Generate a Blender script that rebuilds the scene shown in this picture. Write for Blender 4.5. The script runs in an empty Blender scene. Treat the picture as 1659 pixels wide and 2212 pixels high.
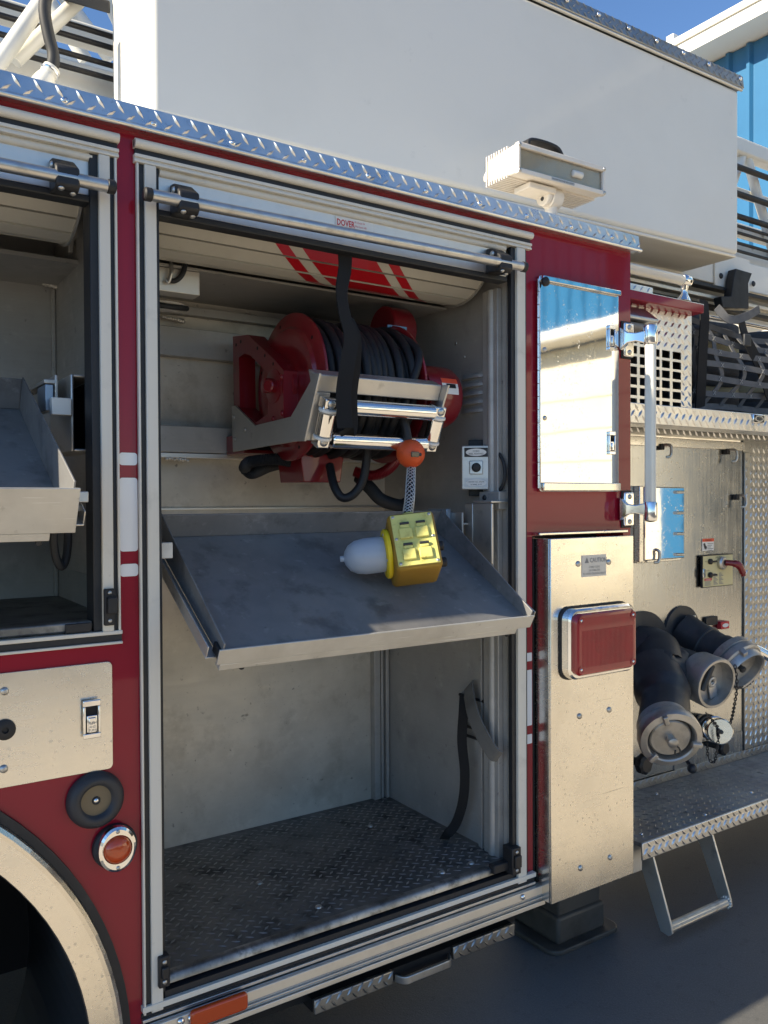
import bpy, bmesh, math, random
import numpy as np
from mathutils import Vector as V, Matrix
random.seed(7); np.random.seed(7)
rad = math.radians
scn = bpy.context.scene
col = scn.collection
# ------------------------------------------------------------------ camera
CAM = V((0, -1.70, 1.41)); FPX = 1789.0
yaw, pitch, roll = rad(33.70), rad(-0.80), rad(-0.277)
FW = V((math.sin(yaw)*math.cos(pitch), math.cos(yaw)*math.cos(pitch), math.sin(pitch)))
r0 = V((math.cos(yaw), -math.sin(yaw), 0)); u0 = r0.cross(FW)
RT = r0*math.cos(roll) + u0*math.sin(roll); UP = -r0*math.sin(roll) + u0*math.cos(roll)
cd = bpy.data.cameras.new('camera'); cam = bpy.data.objects.new('camera', cd); col.objects.link(cam)
cd.sensor_fit = 'VERTICAL'; cd.sensor_height = 36; cd.sensor_width = 27; cd.lens = FPX/2212*36
cd.clip_start = .05; cd.clip_end = 3000
m = Matrix((RT, UP, -FW)).transposed().to_4x4(); m.translation = CAM; cam.matrix_world = m
scn.camera = cam
# ------------------------------------------------------------------ sky and sun
EL, AZ = rad(30), rad(3.35)           # the sun stands towards -X, a little behind the truck's side
SUN = V((-math.cos(EL)*math.cos(AZ), math.cos(EL)*math.sin(AZ), math.sin(EL)))
w = bpy.data.worlds.new('World'); scn.world = w; w.use_nodes = True
nt = w.node_tree; bg = nt.nodes['Background']; bg.inputs[1].default_value = .105
sk = nt.nodes.new('ShaderNodeTexSky'); sk.sky_type = 'NISHITA'; sk.sun_disc = False
sk.sun_elevation = EL; sk.sun_rotation = math.atan2(SUN.x, SUN.y)
sk.air_density = 1.0; sk.dust_density = 0; sk.ozone_density = 6
nt.links.new(sk.outputs[0], bg.inputs[0])
ld = bpy.data.lights.new('sun', 'SUN'); ld.energy = 5.0; ld.angle = rad(.53); ld.color = (1, .87, .66)
sun = bpy.data.objects.new('sun', ld); col.objects.link(sun); sun.location = SUN*30
sun.rotation_euler = SUN.to_track_quat('Z', 'Y').to_euler()
scn.view_settings.view_transform = 'Standard'; scn.view_settings.look = 'None'
scn.view_settings.exposure = 0.92; scn.view_settings.gamma = 1
scn.cycles.max_bounces = 10; scn.cycles.diffuse_bounces = 5; scn.cycles.glossy_bounces = 6

# ------------------------------------------------------------------ pixel (1659 x 2212) -> point on a plane of the place
def P(x, y, **k):
    d = FW + RT*((x-829.5)/FPX) - UP*((y-1106)/FPX)
    (a, v), = k.items(); i = 'XYZ'.index(a)
    return CAM + d*((v-CAM[i])/d[i])
def Pn(x, y, p0, n):
    d = FW + RT*((x-829.5)/FPX) - UP*((y-1106)/FPX)
    return CAM + d*((p0-CAM).dot(n)/d.dot(n))

# ------------------------------------------------------------------ mesh building
class MB:
    def __init__(s): s.v = []; s.f = []
    def quad(s, a, b, c, d): n = len(s.v); s.v += [V(a), V(b), V(c), V(d)]; s.f.append((n, n+1, n+2, n+3)); return s
    def poly(s, pts): n = len(s.v); s.v += [V(p) for p in pts]; s.f.append(tuple(range(n, n+len(pts)))); return s
    def box(s, x0, x1, y0, y1, z0, z1):
        return s.hexa([(x0,y0,z0),(x1,y0,z0),(x1,y1,z0),(x0,y1,z0),(x0,y0,z1),(x1,y0,z1),(x1,y1,z1),(x0,y1,z1)])
    def hexa(s, p):
        n = len(s.v); s.v += [V(q) for q in p]
        for f in ((0,3,2,1),(4,5,6,7),(0,1,5,4),(1,2,6,5),(2,3,7,6),(3,0,4,7)): s.f.append(tuple(n+i for i in f))
        return s
    def obox(s, c, u, v, w):
        c, u, v, w = V(c), V(u), V(v), V(w)
        return s.hexa([c-u-v-w, c+u-v-w, c+u+v-w, c-u+v-w, c-u-v+w, c+u-v+w, c+u+v+w, c-u+v+w])
    def prism(s, pts, ext):
        pts = [V(p) for p in pts]; ext = V(ext); n = len(s.v); k = len(pts)
        s.v += pts + [p+ext for p in pts]
        s.f.append(tuple(range(n+k-1, n-1, -1))); s.f.append(tuple(range(n+k, n+2*k)))
        for i in range(k): j = (i+1) % k; s.f.append((n+i, n+j, n+k+j, n+k+i))
        return s
    def frame(a): pass
    def rev(s, prof, o, ax, n=32, cap=True):          # prof: (radius, height along axis)
        ax = V(ax).normalized(); o = V(o); a = ax.orthogonal().normalized(); b = ax.cross(a); k0 = len(s.v)
        for r, t in prof:
            for i in range(n):
                q = 2*math.pi*i/n; s.v.append(o + ax*t + (a*math.cos(q)+b*math.sin(q))*r)
        for j in range(len(prof)-1):
            for i in range(n):
                i2 = (i+1) % n; s.f.append((k0+j*n+i, k0+j*n+i2, k0+(j+1)*n+i2, k0+(j+1)*n+i))
        if cap:
            if prof[0][0] > 1e-5: s.f.append(tuple(k0+i for i in range(n-1, -1, -1)))
            if prof[-1][0] > 1e-5: s.f.append(tuple(k0+(len(prof)-1)*n+i for i in range(n)))
        return s
    def cyl(s, p0, p1, r, r1=None, n=16):
        p0, p1 = V(p0), V(p1); L = (p1-p0).length
        return s.rev([(r, 0), (r if r1 is None else r1, L)], p0, p1-p0, n)
    def rod(s, p0, p1, r, n=16, e=.003):               # cylinder with eased ends
        p0, p1 = V(p0), V(p1); L = (p1-p0).length
        return s.rev([(r-e, 0), (r, e), (r, L-e), (r-e, L)], p0, p1-p0, n)
    def ball(s, c, r, n=20, k=12):
        return s.rev([(r*math.sin(math.pi*i/k), -r*math.cos(math.pi*i/k)) for i in range(k+1)], c, (0,0,1), n, False)
    def torus(s, c, ax, R, r, n=32, k=10):
        return s.rev([(R+r*math.cos(2*math.pi*i/k), r*math.sin(2*math.pi*i/k)) for i in range(k+1)], c, ax, n, False)
    def tube(s, path, r, n=10, closed=False):
        path = [V(p) for p in path]; k0 = len(s.v); a = None; m_ = len(path)
        for i, p in enumerate(path):
            t = (path[(i+1) % m_]-path[i-1]) if closed else (path[min(i+1, m_-1)]-path[max(i-1, 0)])
            t.normalize()
            a = t.orthogonal() if a is None else a - t*a.dot(t)
            a.normalize(); b = t.cross(a); rr = r[i] if isinstance(r, (list, tuple)) else r
            for q in range(n):
                q_ = 2*math.pi*q/n; s.v.append(p + (a*math.cos(q_)+b*math.sin(q_))*rr)
        for i in range(m_ if closed else m_-1):
            i2 = (i+1) % m_
            for q in range(n):
                q2 = (q+1) % n; s.f.append((k0+i*n+q, k0+i*n+q2, k0+i2*n+q2, k0+i2*n+q))
        if not closed:
            s.f.append(tuple(k0+q for q in range(n-1, -1, -1))); s.f.append(tuple(k0+(m_-1)*n+q for q in range(n)))
        return s
    def ribbon(s, path, side, wd, th):                 # flat strap; side: one vector or one per point
        path = [V(p) for p in path]; k0 = len(s.v); m_ = len(path)
        for i, p in enumerate(path):
            t = (path[min(i+1, m_-1)]-path[max(i-1, 0)]).normalized()
            d = V(side[i] if isinstance(side, list) else side); d = (d - t*d.dot(t)).normalized(); nn = t.cross(d)
            for a, b in ((-1,-1),(1,-1),(1,1),(-1,1)): s.v.append(p + d*(a*wd/2) + nn*(b*th/2))
        for i in range(m_-1):
            for q in range(4):
                q2 = (q+1) % 4; s.f.append((k0+i*4+q, k0+i*4+q2, k0+i*4+4+q2, k0+i*4+4+q))
        s.f.append((k0+3, k0+2, k0+1, k0)); e = k0+(m_-1)*4; s.f.append((e, e+1, e+2, e+3))
        return s
    def lug(s, c, d, sd, nn, a, b, h):
        n = len(s.v); s.v += [c-d*a, c-sd*b, c+d*a, c+sd*b, c-d*(a*.5)+nn*h, c+d*(a*.5)+nn*h]
        for f in ((0,1,4),(1,5,4),(1,2,5),(2,3,5),(3,4,5),(3,0,4)): s.f.append(tuple(n+i for i in f))
    def treads(s, o, u, v, W, H, nn, row=.0175, colp=.036, a=.0125, b=.0036, h=.0017, mask=None, ang=45):
        o, u, v, nn = V(o), V(u).normalized(), V(v).normalized(), V(nn).normalized()
        j = 0; y = row*.55
        ca, sa = math.cos(rad(ang)), math.sin(rad(ang))
        while y < H-row*.4:
            x = colp*(.3 if j % 2 else .8)
            d = (u*ca+v*sa) if j % 2 else (u*ca-v*sa); sd = nn.cross(d)
            while x < W-colp*.2:
                if mask is None or mask(x, y): s.lug(o+u*x+v*y, d, sd, nn, a, b, h)
                x += colp
            y += row; j += 1
        return s
def cr(pts, k=8):                                       # Catmull-Rom through points
    pts = [V(p) for p in pts]; out = []; q = [2*pts[0]-pts[1]] + pts + [2*pts[-1]-pts[-2]]
    for i in range(1, len(q)-2):
        for j in range(k):
            t = j/k; a, b, c, d = q[i-1], q[i], q[i+1], q[i+2]
            out.append(.5*((2*b)+(c-a)*t+(2*a-5*b+4*c-d)*t*t+(3*b-a-3*c+d)*t**3))
    return out + [pts[-1]]
def rrect(x0, x1, z0, z1, r, k=5):                      # rounded rectangle outline (x, z)
    o = []
    for cx, cz, a0 in ((x1-r, z1-r, 0), (x0+r, z1-r, 90), (x0+r, z0+r, 180), (x1-r, z0+r, 270)):
        for i in range(k+1):
            a = rad(a0+90*i/k); o.append((cx+r*math.cos(a), cz+r*math.sin(a)))
    return o
WL = {}                                                 # world positions of object origins
def place(o, parent, wl):
    WL[o.name] = V(wl); col.objects.link(o)
    if parent is not None: o.parent = parent; o.location = V(wl)-WL[parent.name]
    else: o.location = V(wl)
    return o
def build(name, mb, mt, parent=None, smooth=35, bev=0, seg=2, label=None, kind=None, wl=None):
    c = sum(mb.v, V())/len(mb.v) if wl is None else V(wl)
    me = bpy.data.meshes.new(name); me.from_pydata([tuple(p-c) for p in mb.v], [], mb.f)
    bm = bmesh.new(); bm.from_mesh(me); bmesh.ops.recalc_face_normals(bm, faces=bm.faces[:]); bm.to_mesh(me); bm.free()
    me.materials.append(MT[mt])
    if smooth:
        me.polygons.foreach_set('use_smooth', [True]*len(me.polygons)); me.set_sharp_from_angle(angle=rad(smooth))
    o = bpy.data.objects.new(name, me); place(o, parent, c)
    if bev:
        b = o.modifiers.new('edge', 'BEVEL'); b.width = bev; b.segments = seg; b.limit_method = 'ANGLE'; b.angle_limit = rad(40)
    if label: o['label'] = label
    if kind: o['kind'] = kind
    return o
def thing(name, loc, label, cat, group=None):
    o = bpy.data.objects.new(name, None); o.empty_display_size = .1; place(o, None, loc)
    o['label'] = label; o['category'] = cat
    if group: o['group'] = group
    return o
def boxpart(name, parent, mt, *b, bev=.0015, **k): return build(name, MB().box(*b), mt, parent, bev=bev, **k)
SM = {}
def screw(parent, p, nrm, r=.006, mt='chrome', name='screw', slot=True):
    key = (mt, name)
    if key not in SM:
        mb = MB(); mb.rev([(1, 0), (1, .15), (.8, .42), (.35, .58), (.3, .45), (0, .45)], (0,0,0), (0,0,1), 14)
        mb.obox((0,0,.5), (.55,0,0), (0,.1,0), (0,0,.08))
        me = bpy.data.meshes.new(name); me.from_pydata([tuple(q) for q in mb.v], [], mb.f); me.materials.append(MT[mt])
        me.polygons.foreach_set('use_smooth', [True]*len(me.polygons)); me.set_sharp_from_angle(angle=rad(40))
        SM[key] = me
    o = bpy.data.objects.new(name, SM[key]); place(o, parent, p)
    o.rotation_euler = (Matrix.Rotation(random.uniform(0, 6), 3, 'Z') if False else V(nrm).to_track_quat('Z', 'Y')).to_euler()
    o.scale = (r, r, r); return o
def text(s, o, u, v, size, mt, parent, align='LEFT', bold=0, name='lettering', sx=1):
    cu = bpy.data.curves.new('t', 'FONT'); cu.body = s; cu.size = size; cu.align_x = align; cu.offset = bold*size; cu.resolution_u = 2
    to = bpy.data.objects.new('t', cu); col.objects.link(to)
    dg = bpy.context.evaluated_depsgraph_get(); me = bpy.data.meshes.new_from_object(to.evaluated_get(dg))
    bpy.data.objects.remove(to); bpy.data.curves.remove(cu)
    u, v = V(u).normalized(), V(v).normalized()
    for p in me.vertices: p.co = u*(p.co.x*sx) + v*p.co.y
    me.materials.clear(); me.materials.append(MT[mt]); me.name = name
    ob = bpy.data.objects.new(name, me); place(ob, parent, o); return ob

# ------------------------------------------------------------------ materials
MT = {}
def mat(name, base, metal=0, rough=.5, coat=0, var=None, bump=None, rvar=None, spots=None, brush=None, coords='Object', scr=None, alpha=None, trans=0, ior=1.45, spec=.5, sss=0):
    m = bpy.data.materials.new(name); m.use_nodes = True; MT[name] = m
    n, l = m.node_tree.nodes, m.node_tree.links; b = n['Principled BSDF']
    b.inputs['Base Color'].default_value = (*base, 1); b.inputs['Metallic'].default_value = metal; b.inputs['Roughness'].default_value = rough
    b.inputs['Coat Weight'].default_value = coat; b.inputs['Coat Roughness'].default_value = .04; b.inputs['IOR'].default_value = ior
    b.inputs['Transmission Weight'].default_value = trans; b.inputs['Specular IOR Level'].default_value = spec
    if sss: b.inputs['Subsurface Weight'].default_value = sss; b.inputs['Subsurface Radius'].default_value = (.02, .02, .02)
    tc = n.new('ShaderNodeNewGeometry')      # world position: metres, so one pattern runs across neighbouring parts
    def noise(sc, det=5, ro=.6, stretch=None):
        t = n.new('ShaderNodeTexNoise'); t.inputs['Scale'].default_value = sc; t.inputs['Detail'].default_value = det; t.inputs['Roughness'].default_value = ro
        if stretch:
            mp = n.new('ShaderNodeMapping'); mp.inputs['Scale'].default_value = stretch; l.new(tc.outputs['Position'], mp.inputs[0]); l.new(mp.outputs[0], t.inputs['Vector'])
        else: l.new(tc.outputs['Position'], t.inputs['Vector'])
        return t
    def ramp(src, a, b_, v0=0, v1=1):
        r = n.new('ShaderNodeMapRange'); r.inputs[1].default_value = a; r.inputs[2].default_value = b_; r.inputs[3].default_value = v0; r.inputs[4].default_value = v1
        l.new(src, r.inputs[0]); return r.outputs[0]
    cur = None
    def mixc(fac, c2):
        nonlocal cur
        mx = n.new('ShaderNodeMix'); mx.data_type = 'RGBA'
        if cur is None: mx.inputs[6].default_value = (*base, 1)
        else: l.new(cur, mx.inputs[6])
        mx.inputs[7].default_value = (*c2, 1); l.new(fac, mx.inputs[0]); cur = mx.outputs[2]
    rr = None
    def addr(src, k):
        nonlocal rr
        a = n.new('ShaderNodeMath'); a.operation = 'MULTIPLY_ADD'; a.inputs[1].default_value = k
        l.new(src, a.inputs[0])
        if rr is None: a.inputs[2].default_value = rough
        else: l.new(rr, a.inputs[2])
        rr = a.outputs[0]
    for sc, lo, hi, c2, amt in (var or []):
        mixc(ramp(noise(sc, 6, .62).outputs[0], lo, hi, 0, amt), c2)
    if rvar: addr(ramp(noise(rvar[0], 6).outputs[0], .35, .7), rvar[1])
    if spots:                               # dried water spots / stains with their own shapes
        for sc, size, c2, amt, dr in spots:
            vo = n.new('ShaderNodeTexVoronoi'); vo.inputs['Scale'].default_value = sc; vo.inputs['Randomness'].default_value = 1
            ad = n.new('ShaderNodeVectorMath'); ad.operation = 'MULTIPLY_ADD'; ad.inputs[1].default_value = (.35/sc,)*3
            l.new(noise(sc*2.2, 2).outputs['Color'], ad.inputs[0]); l.new(tc.outputs['Position'], ad.inputs[2]); l.new(ad.outputs[0], vo.inputs['Vector'])
            f = ramp(vo.outputs['Distance'], size, size*.62, 0, 1)
            g = ramp(noise(sc*.18, 3).outputs[0], .48, .62); mu = n.new('ShaderNodeMath'); mu.operation = 'MULTIPLY'; l.new(f, mu.inputs[0]); l.new(g, mu.inputs[1])
            m2 = n.new('ShaderNodeMath'); m2.operation = 'MULTIPLY'; m2.inputs[1].default_value = amt; l.new(mu.outputs[0], m2.inputs[0])
            mixc(m2.outputs[0], c2); addr(mu.outputs[0], dr)
    h = None
    if scr:                                 # fine straight scratches
        for st in scr[0]:
            f = ramp(noise(1, 2, .5, st).outputs[0], scr[1], scr[1]+.05); addr(f, scr[2]); mixc(f, scr[3])
    if brush:                               # brushed grain: stretched noise in roughness and height
        t = noise(1, 4, .6, brush[0]); addr(ramp(t.outputs[0], .3, .7), brush[1]); h = t.outputs[0]; hs = brush[2]
    if bump: h = noise(bump[0], 4).outputs[0]; hs = bump[1]
    if h is not None and hs > 0:
        bu = n.new('ShaderNodeBump'); bu.inputs['Strength'].default_value = hs; bu.inputs['Distance'].default_value = .002; l.new(h, bu.inputs['Height']); l.new(bu.outputs[0], b.inputs['Normal'])
    if cur is not None: l.new(cur, b.inputs['Base Color'])
    if rr is not None:
        c = n.new('ShaderNodeClamp'); c.inputs[1].default_value = .02; c.inputs[2].default_value = .95; l.new(rr, c.inputs[0]); l.new(c.outputs[0], b.inputs['Roughness'])
    return m
mat('red', (.25, .006, .021), 0, .5, coat=.6, rvar=(3, .12), spec=.15)
mat('reel_red', (.20, .008, .014), 0, .33, coat=.5, var=[(25, .58, .75, (.08, .012, .012), .5)])
mat('white', (.68, .67, .63), 0, .32, coat=.35, var=[(2.2, .5, .75, (.52, .51, .47), .35), (30, .66, .76, (.35, .34, .31), .3)], rvar=(4, .15))
mat('box_white', (.84, .81, .74), 0, .34, coat=.18, var=[(1.2, .45, .75, (.70, .68, .62), .5), (9, .66, .8, (.45, .44, .41), .35), (40, .70, .76, (.35, .33, .30), .4)], rvar=(2, .25))
mat('rail_white', (.65, .625, .56), 0, .35, var=[(14, .58, .75, (.42, .41, .37), .45), (90, .66, .74, (.25, .24, .22), .4)])
mat('alu', (.60, .59, .56), .85, .34, var=[(3, .4, .7, (.42, .41, .39), .6), (22, .60, .74, (.22, .22, .21), .5)], rvar=(7, .18), brush=((6, 400, 400), .1, .08))
mat('anod', (.74, .71, .65), .8, .38, var=[(12, .5, .75, (.50, .48, .44), .4)], brush=((5, 300, 300), .1, .05))
mat('slat', (.50, .485, .43), 0, .38, var=[(6, .5, .75, (.40, .385, .34), .5), (70, .66, .75, (.25, .24, .21), .4)])
mat('wall_alu', (.44, .43, .41), .4, .40, var=[(2.6, .38, .68, (.33, .32, .30), .85), (14, .58, .70, (.62, .61, .58), .30), (9, .55, .72, (.25, .245, .23), .45), (34, .66, .72, (.10, .10, .098), .6), (120, .66, .74, (.09, .09, .088), .6)], rvar=(5, .2), brush=((7, 7, 170), .16, .06))
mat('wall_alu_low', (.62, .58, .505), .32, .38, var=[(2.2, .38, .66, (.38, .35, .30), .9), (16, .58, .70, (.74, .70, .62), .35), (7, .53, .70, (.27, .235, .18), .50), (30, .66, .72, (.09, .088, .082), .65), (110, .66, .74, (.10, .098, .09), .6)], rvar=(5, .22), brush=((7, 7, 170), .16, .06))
mat('tray_alu', (.25, .25, .25), .3, .36, var=[(3, .4, .7, (.16, .161, .163), .85), (11, .52, .68, (.10, .101, .103), .7), (60, .67, .75, (.07, .07, .07), .7), (26, .60, .68, (.40, .40, .395), .35)], rvar=(6, .2))
mat('lip_alu', (.60, .585, .54), .45, .40, var=[(5, .42, .7, (.42, .40, .36), .7), (40, .62, .74, (.2, .19, .17), .5)], rvar=(9, .2), scr=([(9, 300, 300)], .68, .1, (.72, .72, .70)))
mat('floor_plate', (.22, .22, .215), .7, .42, var=[(4, .45, .70, (.10, .10, .097), .8), (16, .54, .7, (.045, .045, .043), .75)], rvar=(8, .25), bump=(90, .1))
mat('floor_tread', (.48, .48, .47), .85, .32, var=[(5, .45, .68, (.15, .15, .147), .85)], rvar=(8, .2))
mat('step_plate', (.36, .365, .37), .75, .38, var=[(5, .42, .68, (.20, .20, .202), .8), (25, .58, .72, (.06, .06, .06), .6)], rvar=(8, .2))
mat('diamond', (.78, .775, .755), 1, .27, var=[(6, .45, .7, (.55, .55, .54), .6), (60, .62, .75, (.30, .30, .29), .45)], rvar=(18, .16), bump=(45, .05))
mat('diamond_dull', (.40, .40, .39), 1, .33, var=[(6, .45, .7, (.27, .27, .265), .6), (60, .62, .75, (.2, .2, .2), .5)], rvar=(18, .16), bump=(45, .05))
mat('stainless', (.78, .755, .70), 1, .19, var=[(5, .5, .75, (.60, .58, .53), .5)], rvar=(9, .08), brush=((6, 6, 60), .05, .0),
    spots=[(62, .26, (.50, .48, .42), .40, .16), (150, .22, (.46, .44, .38), .35, .12)], scr=([(3, 60, 130)], .74, .2, (.5, .48, .42)))
mat('steel_panel', (.50, .505, .50), 1, .15, var=[(3, .45, .7, (.44, .435, .42), .5)], rvar=(6, .08), brush=((260, 260, 5), .10, .0), spots=[(40, .22, (.42, .41, .38), .35, .12)])
mat('mirror', (.80, .80, .79), 1, .035, spots=[(95, .30, (.62, .60, .55), .5, .20), (210, .26, (.58, .56, .5), .45, .16)], bump=(1.6, .30))
mat('chrome', (.82, .82, .82), 1, .07, rvar=(30, .10))
mat('satin', (.55, .55, .54), 1, .34, var=[(30, .5, .7, (.33, .32, .30), .5)], rvar=(15, .15))
mat('cast', (.44, .43, .41), .85, .42, var=[(18, .48, .7, (.24, .235, .22), .7), (70, .62, .74, (.55, .53, .48), .5)], rvar=(20, .15), bump=(160, .12))
mat('fitting', (.036, .039, .044), .2, .42, var=[(12, .5, .72, (.075, .077, .08), .5), (60, .66, .74, (.14, .14, .138), .5)], rvar=(9, .15), bump=(120, .05))
mat('black', (.018, .018, .020), 0, .45, rvar=(20, .2)); mat('rubber', (.022, .024, .028), 0, .6, var=[(14, .5, .75, (.05, .052, .056), .5)], bump=(120, .06))
mat('seal', (.016, .018, .022), 0, .5, var=[(20, .55, .75, (.045, .045, .045), .5)])
mat('dark', (.01, .01, .011), 0, .8)
mat('cable', (.011, .012, .015), 0, .55, var=[(40, .52, .72, (.028, .03, .033), .5)])
mat('grab', (.72, .69, .62), .45, .42, var=[(12, .5, .75, (.56, .53, .47), .4)])
mat('strap_black', (.008, .008, .009), 0, .85, bump=(900, .25)); mat('strap_grey', (.16, .155, .145), 0, .8, var=[(20, .5, .7, (.09, .088, .082), .6)], bump=(900, .3))
mat('net', (.11, .112, .118), 0, .85, var=[(25, .45, .7, (.17, .17, .172), .6)], bump=(900, .4)); mat('net_stitch', (.35, .35, .34), 0, .9)
mat('hose', (.050, .050, .052), 0, .9, var=[(18, .5, .7, (.10, .10, .10), .6)], bump=(400, .4)); mat('hose_tan', (.42, .36, .22), 0, .9, var=[(15, .5, .7, (.25, .21, .13), .6)], bump=(400, .4))
mat('yellow', (.66, .62, .19), 0, .55, var=[(30, .52, .70, (.38, .31, .07), .7), (70, .62, .72, (.16, .12, .04), .65)], bump=(200, .05))
mat('ochre', (.30, .175, .018), 0, .55, var=[(20, .45, .7, (.26, .15, .018), .8)], bump=(150, .1)); mat('bright_yellow', (.75, .55, .015), 0, .4, var=[(60, .66, .74, (.08, .06, .03), .7)])
mat('dome', (.58, .64, .72), 0, .28, trans=.4, sss=.2, var=[(25, .58, .75, (.45, .48, .52), .4)])
mat('switch_steel', (.60, .59, .56), .6, .38, var=[(25, .5, .7, (.40, .39, .36), .5)])
mat('orange', (.62, .085, .018), 0, .5, var=[(40, .55, .7, (.35, .06, .02), .6), (120, .62, .72, (.06, .03, .02), .5)])
mat('amber', (.46, .055, .006), 0, .16, coat=.8, var=[(8, .45, .7, (.36, .04, .006), .8)]); mat('lens_red', (.30, .010, .018), 0, .22, coat=.7, var=[(9, .45, .7, (.20, .008, .014), .7)], bump=(2, .01))
mat('grommet', (.030, .032, .038), 0, .5); mat('plug', (.15, .125, .085), .3, .4)
mat('lit_glass', (1, 1, 1), 0, .02, trans=1, spec=.12)
mat('reflector', (.66, .57, .40), 0, .5, var=[(9, .45, .7, (.50, .46, .38), .7)])
mat('lamp_white', (.78, .73, .66), 0, .45, var=[(10, .5, .75, (.60, .54, .46), .5)])
mat('concrete', (.56, .49, .38), 0, .85, var=[(.7, .4, .7, (.46, .40, .31), .7), (6, .5, .72, (.28, .25, .21), .5), (28, .6, .74, (.18, .165, .145), .5)], bump=(140, .3))
mat('asphalt', (.075, .074, .072), 0, .9, var=[(3, .45, .7, (.11, .108, .104), .6)], bump=(150, .4))
mat('blue_steel', (.030, .145, .295), 0, .34, var=[(1.5, .45, .7, (.026, .125, .26), .6)]); mat('cream', (.78, .70, .54), 0, .6, var=[(.8, .45, .7, (.70, .62, .47), .6)])
mat('fascia', (.76, .74, .68), 0, .5); mat('roof_metal', (.55, .55, .54), .3, .5)
mat('tyre', (.012, .0125, .014), 0, .7, bump=(60, .2)); mat('label_silver', (.52, .53, .53), .3, .4); mat('label_white', (.74, .73, .69), 0, .5)
mat('ink', (.03, .03, .032), 0, .6); mat('ink_grey', (.22, .22, .22), 0, .6); mat('label_red', (.55, .02, .03), 0, .45); mat('label_blue', (.16, .36, .55), 0, .5); mat('label_cream', (.62, .55, .30), 0, .4)
mat('orange_red', (.72, .08, .03), 0, .45); mat('stripe_white', (.74, .75, .76), 0, .3, coat=.3); mat('decal_red', (.42, .010, .018), 0, .3, coat=.4)
mat('yellow_paint', (.6, .36, .02), 0, .5); mat('mesh_wire', (.62, .62, .62), .9, .35); mat('blue_metal', (.30, .36, .44), .6, .35)
mat('leg_grey', (.075, .072, .066), .2, .5, var=[(9, .5, .7, (.035, .034, .032), .8)]); mat('ladder', (.74, .73, .68), 0, .4, coat=.2, var=[(9, .55, .75, (.55, .53, .48), .5)])
mat('worn', (.42, .42, .41), .8, .40, var=[(5, .42, .60, (.12, .12, .118), .85), (30, .5, .66, (.06, .06, .06), .7)])
mat('liner', (.030, .036, .044), 0, .35, var=[(3, .45, .7, (.016, .018, .021), .6)])
mat('shade_concrete', (.105, .106, .105), 0, .7, var=[(.9, .4, .7, (.105, .110, .115), .7), (6, .5, .72, (.085, .088, .09), .5), (9, .70, .74, (.03, .03, .03), .7), (28, .58, .72, (.065, .065, .065), .6), (240, .50, .62, (.17, .17, .165), .5), (2.4, .66, .70, (.035, .036, .037), .6)], bump=(170, .6))  # spotted concrete with the truck's shade put into its dark base
# ================================================================== the setting
def struct(name, mb, mt, label, cat='ground'):
    o = build(name, mb, mt, None, smooth=0, kind='structure', label=label); o['category'] = cat; return o
struct('ground', MB().quad((-900,-900,-.006), (900,-900,-.006), (900,900,-.006), (-900,900,-.006)), 'asphalt', 'dark asphalt yard stretching away beyond the concrete apron')
struct('concrete_apron', MB().box(-7, 10.4, -4.9, 14, -.3, 0), 'concrete', 'pale concrete apron that the fire truck is parked on', 'pavement')

# ================================================================== blue station building
struct('shade_slab', MB().box(-5, 9, -.62, 3.6, -.2, .004), 'shade_concrete', 'spotted concrete slab under the fire truck, its shade put into the dark colour', 'pavement')  # separate slab, coloured dark to stand in for shade on the concrete
BX = 10.0
bld = thing('station_building', (BX, 2, 0), 'bright blue corrugated metal building with white eaves behind the truck', 'building')
EZ = P(1600, 54, X=BX-.45).z; ET = P(1600, 6, X=BX-.45).z                                # underside of the white eave
WB = 3.90
build('lower_wall', MB().box(BX, BX+.3, -16, -5.5, 0, WB-.02).box(BX, BX+.3, -.9, 16, 0, WB-.02), 'cream', bld, smooth=0)
build('added_pier', MB().box(BX-.02, BX+.3, -5.499, -5.1, 0, WB-.02), 'blue_steel', bld, smooth=0)  # unseen pier, added for the blue streak reflected in the pump panel
build('added_dark_bay', MB().box(BX+5, BX+5.1, -5.1, -.9, 0, WB-.02).box(BX+.3, BX+5, -5.2, -5.1, 0, WB-.02).box(BX+.3, BX+5, -.9, -.8, 0, WB-.02).box(BX+.3, BX+5, -5.1, -.9, WB-.12, WB-.02), 'leg_grey', bld, smooth=0)  # unseen dark hollow, added to grey the pump panel's reflection
for i in range(6):                                       # overhead doors, cream, set in the lower wall
    y = (-15.2, -10.4, -.3, 4.7, 9.7)[i % 5]; mb = MB()
    if i == 5: continue
    for k in range(7): mb.box(BX-.05, BX-.004, y, y+4.2, .02+k*.5, .02+k*.5+.485)
    build('overhead_door', mb, 'cream', bld, smooth=0)
build('canopy', MB().box(BX-.55, BX-.003, -16, 16, WB, WB+.20), 'fascia', bld, bev=.05)
build('upper_wall', MB().box(BX+.05, BX+.3, -16, 16, WB-.02, EZ), 'blue_steel', bld, smooth=0)
y = -16
rib0 = None
while y < 16:                                           # wall ribs, each a trapezoid standing off the sheet
    mb = MB().prism([(BX+.05, y-.05, WB+.29), (BX-.0, y-.022, WB+.29), (BX-.0, y+.022, WB+.29), (BX+.05, y+.05, WB+.29)], (0, 0, EZ-WB-.29))
    if rib0 is None: rib0 = build('wall_rib', mb, 'blue_steel', bld, smooth=0)
    else:
        o = bpy.data.objects.new('wall_rib', rib0.data); place(o, bld, WL[rib0.name]+V((0, y+16, 0)))
    y += .30
mb = MB().prism([(BX-.45, -16.4, EZ), (BX-.45, -16.4, EZ+(ET-EZ)*.62), (BX-.42, -16.4, ET), (BX+.3, -16.4, ET), (BX+.3, -16.4, EZ+.02)], (0, 32.8, 0))
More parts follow.
